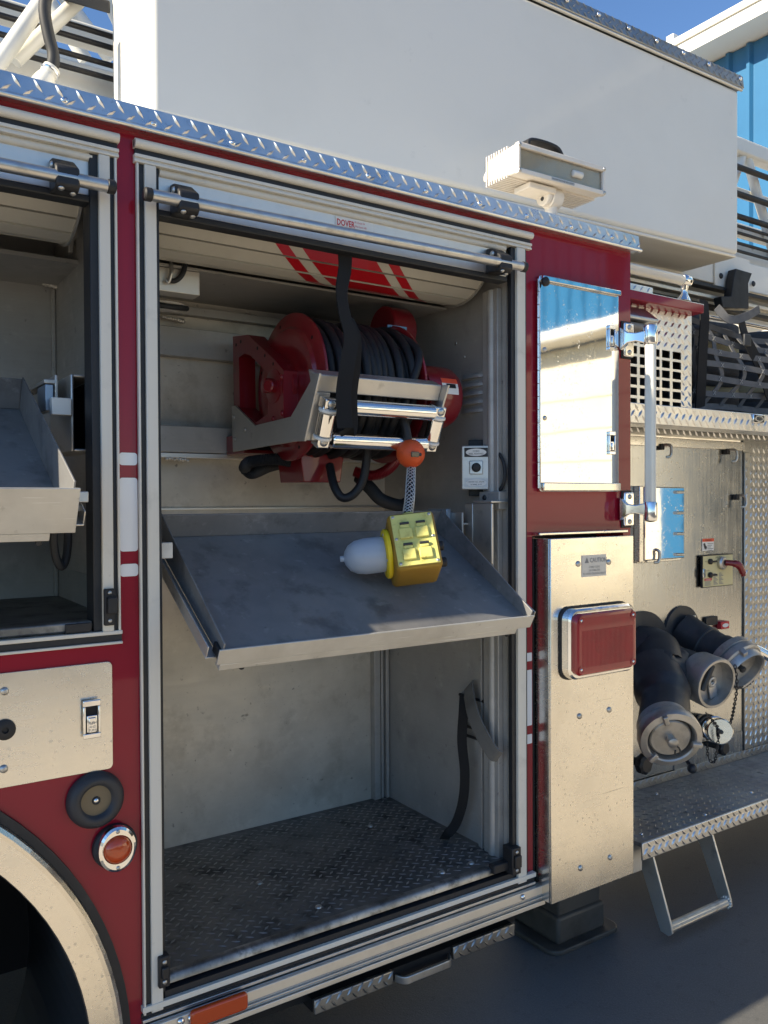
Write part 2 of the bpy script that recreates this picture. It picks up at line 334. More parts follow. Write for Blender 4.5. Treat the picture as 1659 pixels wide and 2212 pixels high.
build('eave', mb, 'fascia', bld, smooth=0)
build('gutter', MB().prism([(BX-.48, -16.4, EZ+(ET-EZ)*.64), (BX-.48, -16.4, ET-.01), (BX-.43, -16.4, ET-.005), (BX-.4505, -16.4, EZ+(ET-EZ)*.64)], (0, 32.8, 0)), 'fascia', bld, smooth=0)
build('roof', MB().prism([(BX-.3, -16.4, ET+.004), (BX+8, -16.4, ET+1.1), (BX+8, -16.4, ET+1.0), (BX+.31, -16.4, EZ+.05)], (0, 32.8, 0)), 'roof_metal', bld, smooth=0)
for y in (4.2, 5.5, 6.8, 8.1): boxpart('snow_guard', bld, 'fascia', BX-.46, BX-.34, y, y+.12, ET-.01, ET+.09, bev=.01)
wl = build('wall_lamp', MB().box(BX-.22, BX-.004, -6.9, -6.75, WB+.75, WB+1.5).box(BX-.55, BX-.2, -7.0, -6.65, WB+1.25, WB+1.55), 'dark', bld, bev=.03)

# ================================================================== fire truck
T = thing('fire_truck', (1.3, .7, 0), 'dark red fire truck with both roll up compartment doors open and cord reel inside', 'fire truck')
XP = lambda d, y=1106: P(d, y, Y=0).x
def pp(name, mb, mt, parent=None, **k): return build(name, mb, mt, T if parent is None else parent, **k)
xs = dict(lc_seal0=XP(199), lc_wh0=XP(217), lc_bk0=XP(241), lc_th=XP(252), red0=XP(256), red1=XP(298), a=XP(303), b=XP(315), c=XP(340), d=XP(348),
          e=XP(1096), f=XP(1112), g=XP(1131), h=XP(1135))
ZT, ZB = 2.147, .345                                     # main opening top and sill
RX = 2.046                                               # end of the red body
# ---- red skin: arch circle first
ao = np.array([[p.x, p.z] for p in (P(0,1757,Y=0), P(60,1800,Y=0), P(120,1862,Y=0), P(180,1935,Y=0), P(225,2005,Y=0), P(255,2095,Y=0), P(271,2200,Y=0))])
A_ = np.c_[2*ao, np.ones(len(ao))]; s_ = np.linalg.lstsq(A_, (ao**2).sum(1), rcond=None)[0]
AC = (float(s_[0]), float(s_[1])); AR = float(math.sqrt(s_[2]+s_[0]**2+s_[1]**2))
mb = MB(); XL = -3.4; XC = -1.05; ZL = 1.122                         # lower left panel with the wheel arch cut out
a1 = math.asin(max(-1, min(1, (.30-AC[1])/AR))); pts = [(XL, ZL), (xs['red1'], ZL), (xs['red1'], .30)]
arc = []
k = 40
amax = math.acos(max(-1, min(1, (XL-AC[0])/AR))) if AC[0]-AR < XL else math.pi
for i in range(k+1):
    q = a1+(amax-a1)*i/k; arc.append((AC[0]+AR*math.cos(q), AC[1]+AR*math.sin(q)))
for i in range(k):                                        # fan quads from the arch up to the panel top
    (x0, z0), (x1, z1) = arc[i], arc[i+1]
    mb.hexa([(x1,0,z1),(x0,0,z0),(x0,.02,z0),(x1,.02,z1),(x1,0,ZL),(x0,0,ZL),(x0,.02,ZL),(x1,.02,ZL)])
mb.box(arc[0][0], xs['red1'], 0, .02, .30, ZL); mb.box(XL, arc[-1][0], 0, .02, .30, ZL); mb.box(XL, XC, 0, .02, ZL, ZT+.002)
mb.box(xs['lc_th'], xs['red1'], 0, .02, ZL, ZT+.002)      # pillar between the doors
mb.box(XL, RX, 0, .02, ZT+.002, 2.186)                    # above the doors
mb.box(xs['h'], 1.632, 0, .02, .30, ZT+.002)              # right pier
mb.box(1.632, RX, 0, .02, 1.308, ZT+.002)
mb.box(2.012, RX, 0, .02, .42, 1.308)
mb.box(RX-.02, RX, .02, .30, .42, 2.186)                  # return of the pier towards the pump panel
skin = pp('body_panel', mb, 'red', smooth=30)
# reflective stripes on pillar and pier
def stripe(x0, x1, ya, yb, px_, r=.006):
    z1, z0 = P(px_, ya, Y=0).z, P(px_, yb, Y=0).z
    mb = MB().prism([(x, -.0015, z) for x, z in rrect(x0, x1, z0, z1, r, 3)], (0, .0012, 0)); pp('reflective_stripe', mb, 'stripe_white', skin, smooth=0)
for ya, yb in ((978, 1005), (1032, 1191), (1218, 1245)): stripe(xs['red0']+.002, xs['red1']-.001, ya, yb, 278)
for ya, yb in ((1410, 1428), (1447, 1567), (1586, 1606)): stripe(xs['h']+.001, 1.629, ya, yb, 1143, .002)
# ---- roof deck and far side of the body (closes the box)
pp('roof_deck', MB().box(XL, RX, .02, 2.3, 2.17, 2.186), 'white', smooth=0)
pp('body_shell', MB().box(XL, XL+.02, .02, 2.3, .3, 2.17).box(XL+.02, RX, 2.28, 2.3, .3, 2.17).box(.60, 1.6, .70, .72, .3, 2.17), 'dark', smooth=0)
# ---- diamond plate drip edge with screws
z0, z1 = 2.166, 2.211
mb = MB().prism([(XL, -.030, z0), (XL, -.024, z1), (XL, .02, z1), (XL, .02, z0)], (2.055-XL, 0, 0))
mb.cyl((XL, -.027, z0+.001), (2.062, -.027, z0+.001), .006, n=10)
de = pp('drip_edge', mb, 'diamond', smooth=40)
vv = V((0, .006, z1-z0)).normalized(); nn = V((0, -vv.z, vv.y))
mb = MB(); i = 0; x = 0
while XL+x < 2.04:
    mb.lug(V((XL+x, -.0260, z0+.031)), (V((.55, 0, 0))-vv*.83).normalized(), nn.cross((V((.55,0,0))-vv*.83).normalized()), nn, .014, .0046, .0034)
    mb.lug(V((XL+x+.02, -.0283, z0+.014)), (V((.8, 0, 0))+vv*.6).normalized(), nn.cross((V((.8,0,0))+vv*.6).normalized()), nn, .013, .0038, .003)
    x += .0385
pp('tread_pattern', mb, 'diamond', de, kind='stuff')
for d, yy in ((140, 217), (332, 267), (503, 309), (656, 346), (796, 380), (920, 412), (1037, 440), (1138, 466), (1234, 490), (1322, 512)):
    screw(de, P(d, yy, Y=-.027), nn, .0075)
# ---- door frames: extruded rails
def rails(tag_, spec, z0, z1):
    for x0, x1, y0, y1, mt, nm in spec: pp(nm, MB().box(x0, x1, y0, y1, z0, z1), mt, bev=.0015)
rails('l', [(xs['lc_seal0'], xs['lc_wh0']+.001, -.004, .05, 'seal', 'rubber_seal'), (xs['lc_wh0'], xs['lc_bk0'], -.012, .03, 'rail_white', 'door_track'),
            (xs['lc_bk0'], xs['lc_th']-.001, -.006, .03, 'seal', 'rubber_seal'), (xs['lc_th']-.001, xs['red0'], -.012, -.001, 'rail_white', 'frame_bead')], 1.150, 2.1015)
rails('m', [(xs['red1'], xs['a'], -.012, -.001, 'rail_white', 'frame_bead'), (xs['a'], xs['b'], -.006, .03, 'seal', 'rubber_seal'),
            (xs['b'], xs['c'], -.012, .03, 'rail_white', 'door_track'), (xs['c'], xs['d'], -.004, .05, 'seal', 'rubber_seal')], ZB+.002, 2.1015)
rails('r', [(XP(1103), xs['f'], -.004, .012, 'seal', 'rubber_seal'), (xs['f'], xs['g']-.002, -.012, .03, 'rail_white', 'door_track'),
            (xs['g']-.002, xs['h'], -.006, -.001, 'seal', 'rubber_seal')], ZB+.002, 2.1015)
def header(x0, x1):
    mb = MB().cyl((x0, -.012, 2.140), (x1, -.012, 2.140), .0095, n=16).box(x0, x1, -.012, .002, 2.131, 2.1485)
    pp('header_bead', mb, 'rail_white')
    pp('header_seal', MB().box(x0+.002, x1-.002, -.008, .02, 2.119, 2.131), 'seal')
    pp('header_trim', MB().box(x0, x1, -.014, .02, 2.112, 2.119).box(x0, x1, -.010, .02, 2.1075, 2.112).box(x0, x1, -.013, .02, 2.102, 2.1075), 'rail_white', bev=.001)
header(XC, xs['red0']+.004); header(xs['red1']-.004, 1.622)
# bottom trim of the left opening
pp('sill_trim', MB().box(XC, xs['red0']+.003, -.012, .05, 1.142, 1.150).box(XC, xs['red0']+.003, -.013, 0, 1.1225, 1.128), 'rail_white', bev=.0015)
pp('sill_seal', MB().box(XC, xs['red0']+.002, -.008, 0, 1.128, 1.142), 'seal')
# ---- main sill: a stack of extruded ribs below the opening
def at553(y, Y): return P(553, y, Y=Y).z
lay = [(2094, 2106, -.014, 'rail_white'), (2106, 2119, -.004, 'seal'), (2119, 2126, -.012, 'satin'), (2126, 2130, -.006, 'seal'), (2130, 2137, -.014, 'satin'),
       (2137, 2159, -.024, 'anod'), (2159, 2166, -.018, 'alu'), (2166, 2171, -.024, 'alu'), (2171, 2178, -.018, 'alu'), (2178, 2190, -.026, 'anod')]
xe = 1.655; sil = None
for ya, yb, Y, mt in lay:
    za, zb = at553(ya, Y), at553(yb, Y)
    o = pp('sill_rib', MB().box(xs['red1']-.003, xe if Y < -.015 else 1.632, Y, .02, zb, za), mt, bev=.0012)
SZ = at553(2190, -.026)
boxpart('sill_end', T, 'yellow_paint', xe+.0005, xe+.010, -.022, .02, SZ+.004, SZ+.052)
for x in (.62, 1.57): screw(T, (x, -.026, at553(2148, -.026)), (0,-1,0), .008)
p = P(403, 2205, Y=-.026)
# amber marker on the sill
p0, p1 = P(414, 2206, Y=-.04), P(537, 2155, Y=-.04)
zc = at553(2150, -.03)
mk = pp('side_marker', MB().prism([(x, -.040, z) for x, z in rrect(p0.x, p1.x, zc-.019, zc+.019, .009)], (0, .015, 0)), 'amber', bev=.005, seg=3)
screw(T, (p0.x-.018, -.026, zc), (0,-1,0), .008)
# ---- compartment interior
FZ, BY = .403, .642; X0, X1 = .550, 1.565
pp('compartment_floor', MB().box(X0, X1, .03, BY, FZ-.02, FZ), 'floor_plate', smooth=0)
cf = T.children[-1] if False else bpy.data.objects['compartment_floor']
mb = MB().treads((X0+.01, .045, FZ), (1,0,0), (0,1,0), X1-X0-.02, BY-.06, (0,0,1), row=.0165, colp=.034, a=.0115, b=.0034, h=.0016, ang=38)
pp('tread_pattern', mb, 'floor_tread', cf, kind='stuff')
for d, yy in ((800, 1785), (1018, 1925-60), (955, 1905-20), (560, 1908), (688, 1960), (640, 1760)): screw(cf, P(d, yy, Z=FZ), (0,0,1), .009, 'satin')
pp('floor_lip', MB().prism([(X0, .03, FZ-.02), (X0, .03, FZ+.002), (X0, .015, FZ+.002), (X0, .008, FZ-.003), (X0, .006, .387), (X0, .03, .387)], (X1-X0, 0, 0)), 'worn', smooth=50)
pp('sill_channel', MB().box(X0, X1, -.004, .03, at553(2094, -.004)-.001, .380), 'seal', smooth=0)
pp('back_wall', MB().box(X0, X1+.02, BY, BY+.02, .36, 1.345).box(X0, X1+.02, BY+.0, BY+.02, 1.345, 2.12), 'wall_alu_low', smooth=0)
pp('side_wall', MB().box(X1, X1+.02, .03, BY, .36, 2.12), 'wall_alu', smooth=0)
pp('side_wall', MB().box(X0-.02, X0, .05, BY, .36, 2.12), 'wall_alu', smooth=0)
pp('ceiling', MB().box(X0, X1, .05, BY, 2.12, 2.14), 'wall_alu', smooth=0)
# door drum shroud: sheet sloping from the back of the drum to the rear wall
pp('drum_shroud', MB().hexa([(X0,.30,1.990),(X1,.30,1.990),(X1,BY,1.995),(X0,BY,1.995),(X0,.30,1.996),(X1,.30,1.996),(X1,BY,2.001),(X0,BY,2.001)]), 'wall_alu', smooth=0)
# wall channels behind the reel (hat sections) and weld beads
def zb(y, Y=BY): return P(350, y, Y=Y).z
for ya, yb, t in ((702, 766, .035), (918, 976, .055)):
    pp('mounting_channel', MB().box(X0, X1, BY-t, BY-.0005, zb(yb, BY-t), zb(ya, BY-t)), 'wall_alu', bev=.002)
pp('wall_angle', MB().box(X0, X1, BY-.055, BY-.0005, zb(990), zb(980)), 'anod', bev=.001)
pp('wall_angle', MB().box(X0, X1, BY-.03, BY-.0005, zb(678), zb(660)), 'wall_alu', bev=.001)
pp('wall_seam', MB().box(X0, X1, BY-.006, BY-.0005, 1.385, 1.391), 'anod', bev=.001)
def weld(a, b, k=9, r=.006):
    mb = MB(); a, b = V(a), V(b)
    for i in range(k):
        c = a.lerp(b, i/(k-1)) + V((0, random.uniform(-.002, .001), random.uniform(-.002, .002))); mb.ball(c, r*random.uniform(.8, 1.25), 8, 5)
    pp('weld_bead', mb, 'anod', smooth=180)
weld(P(360, 990, Y=BY-.05), P(405, 994, Y=BY-.05)); weld(P(352, 683, Y=BY-.02), P(395, 694, Y=BY-.02)); weld(P(528, 680, Y=BY-.02), P(550, 684, Y=BY-.02), 6)
weld(P(940, 662, Y=.39), P(950, 665, Y=.39), 4)
# corner post in the right rear corner, ribs on the right wall
for a_, b_, dy in ((0, .012, .016), (.018, .028, .010), (.034, .058, .014)):
    pp('corner_channel', MB().box(X1-.004-b_, X1-.004-a_, BY-.012-dy, BY-.001, FZ+.002, 1.30), 'wall_alu', bev=.002)
yy0 = P(1066, 1500, X=X1-.01).y
pp('jamb_channel', MB().cyl((X1-.012, yy0, FZ), (X1-.012, yy0, 2.0), .014, n=14).box(X1-.018, X1-.0005, yy0-.03, yy0+.034, FZ, 2.0), 'wall_alu', bev=.002)
pp('jamb_channel', MB().box(X1-.016, X1-.0005, yy0+.045, yy0+.053, FZ, 1.28).box(X1-.012, X1-.0005, yy0+.053, yy0+.066, FZ, 1.28), 'wall_alu', bev=.001)
# louvres on the right wall
for k in range(5):
    za = P(1020, 815+k*18.5, X=X1).z; ya, yb = P(1043, 830, X=X1).y, P(998, 820, X=X1).y
    mb = MB()
    n0 = 8
    prof = [(0, .012), (.010, .004), (.013, -.004), (0, -.006)]
    for i in range(n0):
        y0, y1 = ya+(yb-ya)*i/n0, ya+(yb-ya)*(i+1)/n0
        f0 = 1-abs(2*i/n0-1)**3; f1 = 1-abs(2*(i+1)/n0-1)**3
        for j in range(3):
            (p0_, q0), (p1_, q1) = prof[j], prof[j+1]
            mb.quad((X1-p0_*f0-.0003, y0, za+q0), (X1-p0_*f1-.0003, y1, za+q0), (X1-p1_*f1-.0003, y1, za+q1), (X1-p1_*f0-.0003, y0, za+q1))
    pp('louvre', mb, 'wall_alu', smooth=60)
for d, yy in ((1003, 771), (1063, 898), (985, 742), (1064, 757)): screw(bpy.data.objects['side_wall'], P(d, yy, X=X1-.0005), (-1,0,0), .005, 'satin')
# top left fixtures: junction cover with hook, cable and round loop
pt = lambda x, y, Y=.30: P(x, y, Y=Y)
jy = .31; c1 = pt(432, 641, jy)
pp('junction_cover', MB().box(X0+.001, c1.x, jy, jy+.05, P(380, 632, Y=jy).z, 1.9895), 'anod', bev=.002)
pp('hook_wire', MB().tube(cr([pt(370, 566, jy-.01), pt(370, 590, jy-.015), pt(364, 609, jy-.012), pt(358, 604, jy-.01)], 6), .005), 'satin')
pp('lamp_cable', MB().tube(cr([pt(365, 606, jy-.008), pt(380, 606, jy-.012), pt(394, 592, jy-.012), pt(401, 570, jy-.008)], 8), .0065), 'rubber')
c = pt(352, 660, .45)
mb = MB(); mb.tube([c+V((math.cos(q)*.062, math.sin(q)*.05, math.sin(q)*.012)) for q in [2*math.pi*i/40 for i in range(40)]], .0075, 8, True)
dl = pp('dome_lamp', mb, 'rubber')
pp('lens', MB().rev([(.058, 0), (.05, -.006), (0, -.008)], c, (0,0,1), 28), 'label_white', dl)
# switch box on the right wall
c_ = P(1028.5, 1010, X=X1-.052); un, nn_, zn = V((.78, -.62, 0)).normalized(), V((-.62, -.78, 0)).normalized(), V((0, 0, 1))   # switch box set at an angle on its bracket
sb = lambda a0, a1, b0, b1, c0, c1: MB().obox(c_+un*((a0+a1)/2)+zn*((b0+b1)/2)+nn_*((c0+c1)/2), un*((a1-a0)/2), zn*((b1-b0)/2), nn_*((c1-c0)/2))
sw = pp('rewind_switch_box', sb(-.041, .041, -.062, .062, -.055, 0), 'switch_steel', bev=.003)
pp('backing_plate', sb(-.02, .062, -.080, .082, -.062, -.0555), 'seal', sw, bev=.002)
pp('button_frame', sb(-.019, .019, -.019, .019, .0003, .005), 'satin', sw, bev=.002)
pp('button', MB().rev([(.013, 0), (.013, .006), (.009, .011), (0, .012)], c_+nn_*.0052, nn_, 20), 'black', sw)
for k_, ls in ((1, ('CORD', 'REEL REWIND')), (-1, ('120/240 VAC, 20AMP', '10 WIRE, 30 FT'))):
    zz = k_*.043
    pp('label_plate', sb(-.033, .033, zz-.013, zz+.013, .0003, .0014), 'ink' if k_ == 1 else 'label_silver', sw, smooth=0)
    pp('label_oval', MB().prism([c_+un*(.029*math.cos(t))+zn*(zz+.0105*math.sin(t))+nn_*.0017 for t in [2*math.pi*i/24 for i in range(24)]], nn_*.0003), 'label_white', sw, smooth=0)
    for i, s_ in enumerate(ls): text(s_, c_+zn*(zz+.001-i*.0075)+nn_*.0024, un, zn, .0066 if k_ == 1 else .0050, 'ink', sw, 'CENTER')
pp('switch_cable', MB().tube(cr([P(1075, 975, X=X1-.01), P(1088, 1000, X=X1-.012), P(1090, 1035, X=X1-.012), P(1080, 1058, X=X1-.01), P(1060, 1072, X=X1-.008)], 8), .005), 'rubber')
for d, yy in ((1042, 1075), (1040, 1096)):
    c = P(d, yy, X=X1-.03); pp('rubber_bumper', MB().rev([(.010, 0), (.010, .012), (.006, .020), (0, .022)], c+V((.012, 0, 0)), (-.6,-.8,0), 16), 'black')
pp('wall_bracket', MB().box(X1-.03, X1-.0005, P(1078, 1085, X=X1-.03).y, P(1035, 1085, X=X1-.03).y, P(1050, 1100, X=X1-.03).z, P(1050, 1062, X=X1-.03).z), 'wall_alu', bev=.002)
for s_ in (0, 1):                                          # small black latch blocks at the jamb feet
    xj = (xs['c']-.012, xs['d']+.004) if s_ == 0 else (xs['e']-.004, xs['e']+.028)
    zj = P(335 if s_ == 0 else 1120, 2072 if s_ == 0 else 1830, Y=-.02).z; zk = P(335 if s_ == 0 else 1120, 2140 if s_ == 0 else 1888, Y=-.02).z
    lt = pp('latch_striker', MB().box(xj[0], xj[1], -.022, .02, zk, zj).box(xj[0]+.004, xj[1]-.004, -.030, -.0225, zk+.02, zj-.02), 'black', bev=.003)
    for zz in (zk+.012, zj-.012): screw(lt, ((xj[0]+xj[1])/2, -.022, zz), (0,-1,0), .005, 'satin')
pp('door_stop', MB().box(P(1060, 1870, Y=.01).x, X1-.002, -.004, .02, FZ-.012, FZ+.012), 'black', bev=.003)
# ================================================================== roll-up doors
def rollup(x0, x1, bar0, bar1, brs, stripes, label):
    dr = pp('roll_up_door', MB().box(x0, x1, .004, .030, 2.019, 2.090), 'anod', bev=.002, label=label)
    pp('top_bead', MB().cyl((x0+.006, .004, 2.0955), (x1-.006, .004, 2.0955), .0085, n=16), 'rail_white', dr)
    pp('bottom_seal', MB().box(x0, x1, -.002, .034, 2.004, 2.0185), 'seal', dr, bev=.003)
    YC, ZC, R = .208, 2.146, .165; k = 10; da = rad(17.0)
    a0 = rad(187)
    proto = None
    for i in range(k):                                     # slats wound on the drum
        mb = MB(); rr = R-.0012*(i % 2); q0, q1 = a0+da*i+rad(1.1), a0+da*(i+1)-rad(1.1); n_ = 1; pts = []
        for j in range(n_+1):
            q = q0+(q1-q0)*j/n_; e = 0; pts.append((x0+.004, YC+(rr-.002+e)*math.cos(q), ZC+(rr-.002+e)*math.sin(q)))
        for j in range(n_, -1, -1):
            q = q0+(q1-q0)*j/n_; pts.append((x0+.004, YC+(rr-.009)*math.cos(q), ZC+(rr-.009)*math.sin(q)))
        mb.prism(pts, (x1-x0-.008, 0, 0)); pp('slat', mb, 'slat', dr, smooth=0)
        if stripes and i < 8:
            for (ta, tb, ba, bb) in stripes:
                t0, t1 = (q0-rad(228))/rad(36), (q1-rad(228))/rad(36)
                xa0, xb0 = ta+(ba-ta)*t0, tb+(bb-tb)*t0; xa1, xb1 = ta+(ba-ta)*t1, tb+(bb-tb)*t1
                if xb0-xa0 < .004: continue
                mb = MB()
                for j in range(n_):
                    l0, l1 = j/n_, (j+1)/n_; g = []
                    for l_, side in ((l0, 0), (l0, 1), (l1, 1), (l1, 0)):
                        q = q0+(q1-q0)*l_; e = .0006
                        xx = (xa0+(xa1-xa0)*l_) if side == 0 else (xb0+(xb1-xb0)*l_)
                        g.append((xx, YC+(rr-.002+e)*math.cos(q), ZC+(rr-.002+e)*math.sin(q)))
                    mb.quad(*g)
                pp('decal_stripe', mb, 'decal_red', dr, smooth=0)
    arc_ = [(x0+.01, YC+(R-.013)*math.cos(math.pi*(1+t/24)), ZC+(R-.013)*math.sin(math.pi*(1+t/24))) for t in range(25)]
    pp('drum_core', MB().prism(arc_, (x1-x0-.02, 0, 0)), 'seal', dr, smooth=40)
    arc_ = [(x1-.0075, YC+(R+.003)*math.cos(math.pi*(1+t/24)), ZC+(R+.003)*math.sin(math.pi*(1+t/24))) for t in range(25)]
    pp('drum_end', MB().prism(arc_, (.005, 0, 0)), 'alu', dr, smooth=40)
    lb = pp('lift_bar', MB().rod(bar0, bar1, .0125, 20), 'satin', dr)
    for e, d in ((bar0, -1), (bar1, 1)): pp('bar_cap', MB().rod(V(e)-V((.004*d, 0, 0)), V(e)+V((.014*d, 0, 0)), .0138, 20), 'black', dr)
    for x in brs:
        zc = bar0[2]+(bar1[2]-bar0[2])*(x-bar0[0])/(bar1[0]-bar0[0])
        b = pp('bar_bracket', MB().prism([(x-.022, .003, zc+.046), (x-.022, -.018, zc+.043), (x-.022, -.056, zc+.018), (x-.022, -.058, zc-.018), (x-.022, -.047, zc-.026), (x-.022, .003, zc-.020)], (.044, 0, 0)), 'black', dr, bev=.004)
        screw(dr, (x-.012, -.052, zc-.024), (0, -.4, -1), .006, 'satin'); screw(dr, (x+.012, -.040, zc-.026), (0, -.2, -1), .006, 'satin'); screw(dr, (x-.0225, -.025, zc+.026), (-1, 0, 0), .008, 'satin')
    return dr
b0, b1 = P(325, 421, Y=-.045), P(1128, 576, Y=-.045)
sx_ = lambda x, y, Y=.06: P(x, y, Y=Y).x
st = []
for t0, t1, u0_, u1_ in ((605, 634, 656, 685), (664, 825, 713, 860), (850, 874, 882, 904)):
    st.append((sx_(t0, 521, .077), sx_(t1, 521+(t1-t0)*.2, .077), sx_(u0_, 612, .182), sx_(u1_, 612+(u1_-u0_)*.2, .182)))
RD = rollup(xs['d']-.004, xs['e']+.002, b0, b1, (P(400, 425, Y=-.03).x, P(1080, 560, Y=-.03).x), st, 'open roll up door with red stripes wound at the top of the compartment')
b2 = P(234, 400, Y=-.045); rollup(XC+.05, xs['lc_seal0']+.012, (XC+.08, -.045, b0.z), (b2.x, -.045, b0.z), (P(140, 375, Y=-.03).x,), None, 'open roll up door above the raised left compartment')
# maker's plate on the rail
z_ = 2.066; xa, xb = P(725, 480, Y=.002).x, P(806, 490, Y=.002).x
pl = pp('maker_label', MB().box(xa, xb, .0022, .0036, z_-.022, z_+.020), 'label_white', RD, smooth=0)
text('DOVER', (xa+.003, .0018, z_-.001), (1,0,0), (0,0,1), .021, 'label_red', RD, bold=.02, sx=.72)
pp('label_band', MB().box(xa+.002, xa+.048, .0016, .0021, z_-.021, z_-.005), 'label_red', RD, smooth=0)
text('Roller Shutters', (xa+.004, .0012, z_-.015), (1,0,0), (0,0,1), .0072, 'label_white', RD, sx=.85)
for i, s_ in enumerate(('UK & Europe +44', 'USA & Canada 1-800', 'www.doverrollershutters.com', 'Dover Roller Shutters')):
    text(s_, (xa+.052, .0018, z_+.011-i*.0092), (1,0,0), (0,0,1), .0065, 'label_red' if i < 3 else 'ink_grey', RD, sx=.62)
# pull strap of the open door
sp = cr([P(745, 540, Y=.03), P(745, 580, Y=.02), P(738, 630, Y=.0), P(745, 680, Y=-.02), P(758, 730, Y=-.03), P(750, 790, Y=-.03), P(742, 850, Y=-.02), P(745, 925, Y=-.02)], 8)
pp('pull_strap', MB().ribbon(sp, [V((1, -.25+.5*math.sin(i*.09), 0)) for i in range(len(sp))], .036, .003), 'strap_black', RD)
sp2 = cr([P(745, 925, Y=-.018), P(752, 934, Y=-.012), P(758, 915, Y=-.006), P(757, 850, Y=-.004), P(764, 790, Y=-.008), P(765, 730, Y=-.012), P(750, 690, Y=.0)], 8)
pp('pull_strap', MB().ribbon(sp2, [V((1, -.1, 0))]*len(sp2), .036, .003), 'strap_black', RD)
# ================================================================== left compartment interior
LX = .505; LZ = 1.158
pp('compartment_floor', MB().box(XC, LX, .03, BY, LZ-.02, LZ), 'floor_plate', smooth=0)
pp('floor_lip', MB().box(XC, xs['lc_seal0']-.001, .0, .03, LZ-.006, LZ+.014), 'worn', bev=.004)
pp('back_wall', MB().box(XC, LX, BY, BY+.02, LZ-.02, 2.12), 'wall_alu', smooth=0)
pp('side_wall', MB().box(LX, LX+.015, .052, BY, LZ-.02, 2.12), 'wall_alu', smooth=0)
pp('ceiling', MB().box(XC, LX, .385, BY, 1.985, 1.995), 'wall_alu', smooth=0)
zz = P(60, 596, Y=BY).z
pp('wall_angle', MB().box(XC, LX-.02, BY-.03, BY-.0005, zz-.006, zz+.006), 'anod', bev=.002)
weld(P(95, 612, Y=BY-.02), P(126, 622, Y=BY-.02), 8)
pp('corner_seam', MB().box(LX-.012, LX-.0005, BY-.012, BY-.0005, LZ, 1.98), 'wall_alu', bev=.003)
# drum bracket arm at the end of the left door
pp('drum_bracket', MB().prism([P(150, 505, Y=.40), P(200, 450, Y=.40), P(200, 480, Y=.40), P(160, 520, Y=.40), P(158, 545, Y=.40), P(148, 545, Y=.40)], (0, .02, 0)), 'wall_alu', bev=.002)
# ================================================================== slide-out tilted trays
def tray(x0, x1, yF, zF, yB, zB, lip, lipf, label, closed_left=True):
    s = V((0, yB-yF, zB-zF)); L = s.length; s.normalize(); n_ = V((0, -s.z, s.y)); O = V((0, yF, zF)); t = .004
    g = lambda x, a, b: V((x, 0, 0))+O+s*a+n_*b
    tr = pp('slide_out_tray', MB().hexa([g(x0,0,-t), g(x1,0,-t), g(x1,L,-t), g(x0,L,-t), g(x0,0,0), g(x1,0,0), g(x1,L,0), g(x0,L,0)]), 'tray_alu', smooth=0, label=label)
    def slab(nm, xa, xb, a0, a1, b0, b1, mt='lip_alu', bev=.0012): return pp(nm, MB().hexa([g(xa,a0,b0), g(xb,a0,b0), g(xb,a1,b0), g(xa,a1,b0), g(xa,a0,b1), g(xb,a0,b1), g(xb,a1,b1), g(xa,a1,b1)]), mt, tr, bev=bev)
    slab('front_lip', x0-.012, x1+.012, -t-.0005, -.0005, -.020, lipf)
    slab('front_flange', x0-.004, x1-.03, -.0032, .020, -.036, -.0205)
    slab('back_lip', x0, x1, L-t, L, .0005, lip*.95, 'tray_alu')
    lf_ = lipf+.012
    for xa, xb in ((x0-t, x0-.0003), (x1+.0003, x1+t)): pp('side_lip', MB().hexa([g(xa,0,-.012), g(xb,0,-.012), g(xb,L,-.012), g(xa,L,-.012), g(xa,0,lf_), g(xb,0,lf_), g(xb,L,lip), g(xa,L,lip)]), 'tray_alu', tr, bev=.0012)
    for xa, sg in ((x0-.030, -1), (x1+.0045, 1)):
        if closed_left or sg == 1:
            slab('slide_rail', xa, xa+.0255, .012, L+.05, -.016, -.012, 'alu'); slab('slide_rail', xa if sg == -1 else xa+.0225, xa+.003 if sg == -1 else xa+.0255, .012, L+.05, -.0118, .014, 'alu')
    slab('corner_cap', x0-.011, x0-.0045, .0005, .03, -.010, lipf-.004, 'black', .001)
    pp('stop_pin', MB().rod(g(x0+.05, .008, -.034), g(x0+.05, .008, -.048), .006), 'rubber', tr); pp('stop_pin', MB().rod(g(x1-.045, .008, -.034), g(x1-.045, .008, -.050), .006), 'rubber', tr)
    return g, s, n_, O, L
TR = tray(.632, 1.440, -.186, 1.110, .20, 1.328, .064, .016, 'bare aluminium slide out tray tilted down below the cord reel')
TL_ = tray(XC+.1, .345, -.190, 1.375, .26, 1.615, .074, .068, 'bare aluminium slide out tray tilted down in the left compartment')
# fixed slide channels that carry the trays
pp('slide_bracket', MB().box(1.500, 1.555, .10, .135, 1.235, 1.40).box(1.500, 1.508, .02, .10, 1.235, 1.40), 'alu', bev=.002)
c = P(985, 1140, Y=.16); pp('slide_channel', MB().box(1.478, 1.484, .12, .42, 1.30, 1.375).box(1.484, 1.50, .12, .42, 1.34, 1.345), 'alu', bev=.001)
boxpart('slide_roller', T, 'blue_metal', 1.462, 1.4775, .17, .26, 1.33, 1.385)
boxpart('slide_stop', T, 'white', 1.512, 1.535, .07, .099, 1.275, 1.315)
boxpart('slide_angle', T, 'alu', 1.50, 1.562, .02, .098, 1.402, 1.408)
a_ = P(352, 1172, Y=.02); boxpart('slide_stop', T, 'rail_white', a_.x-.012, a_.x+.018, .01, .03, P(352, 1206, Y=.02).z, P(352, 1172, Y=.02).z)
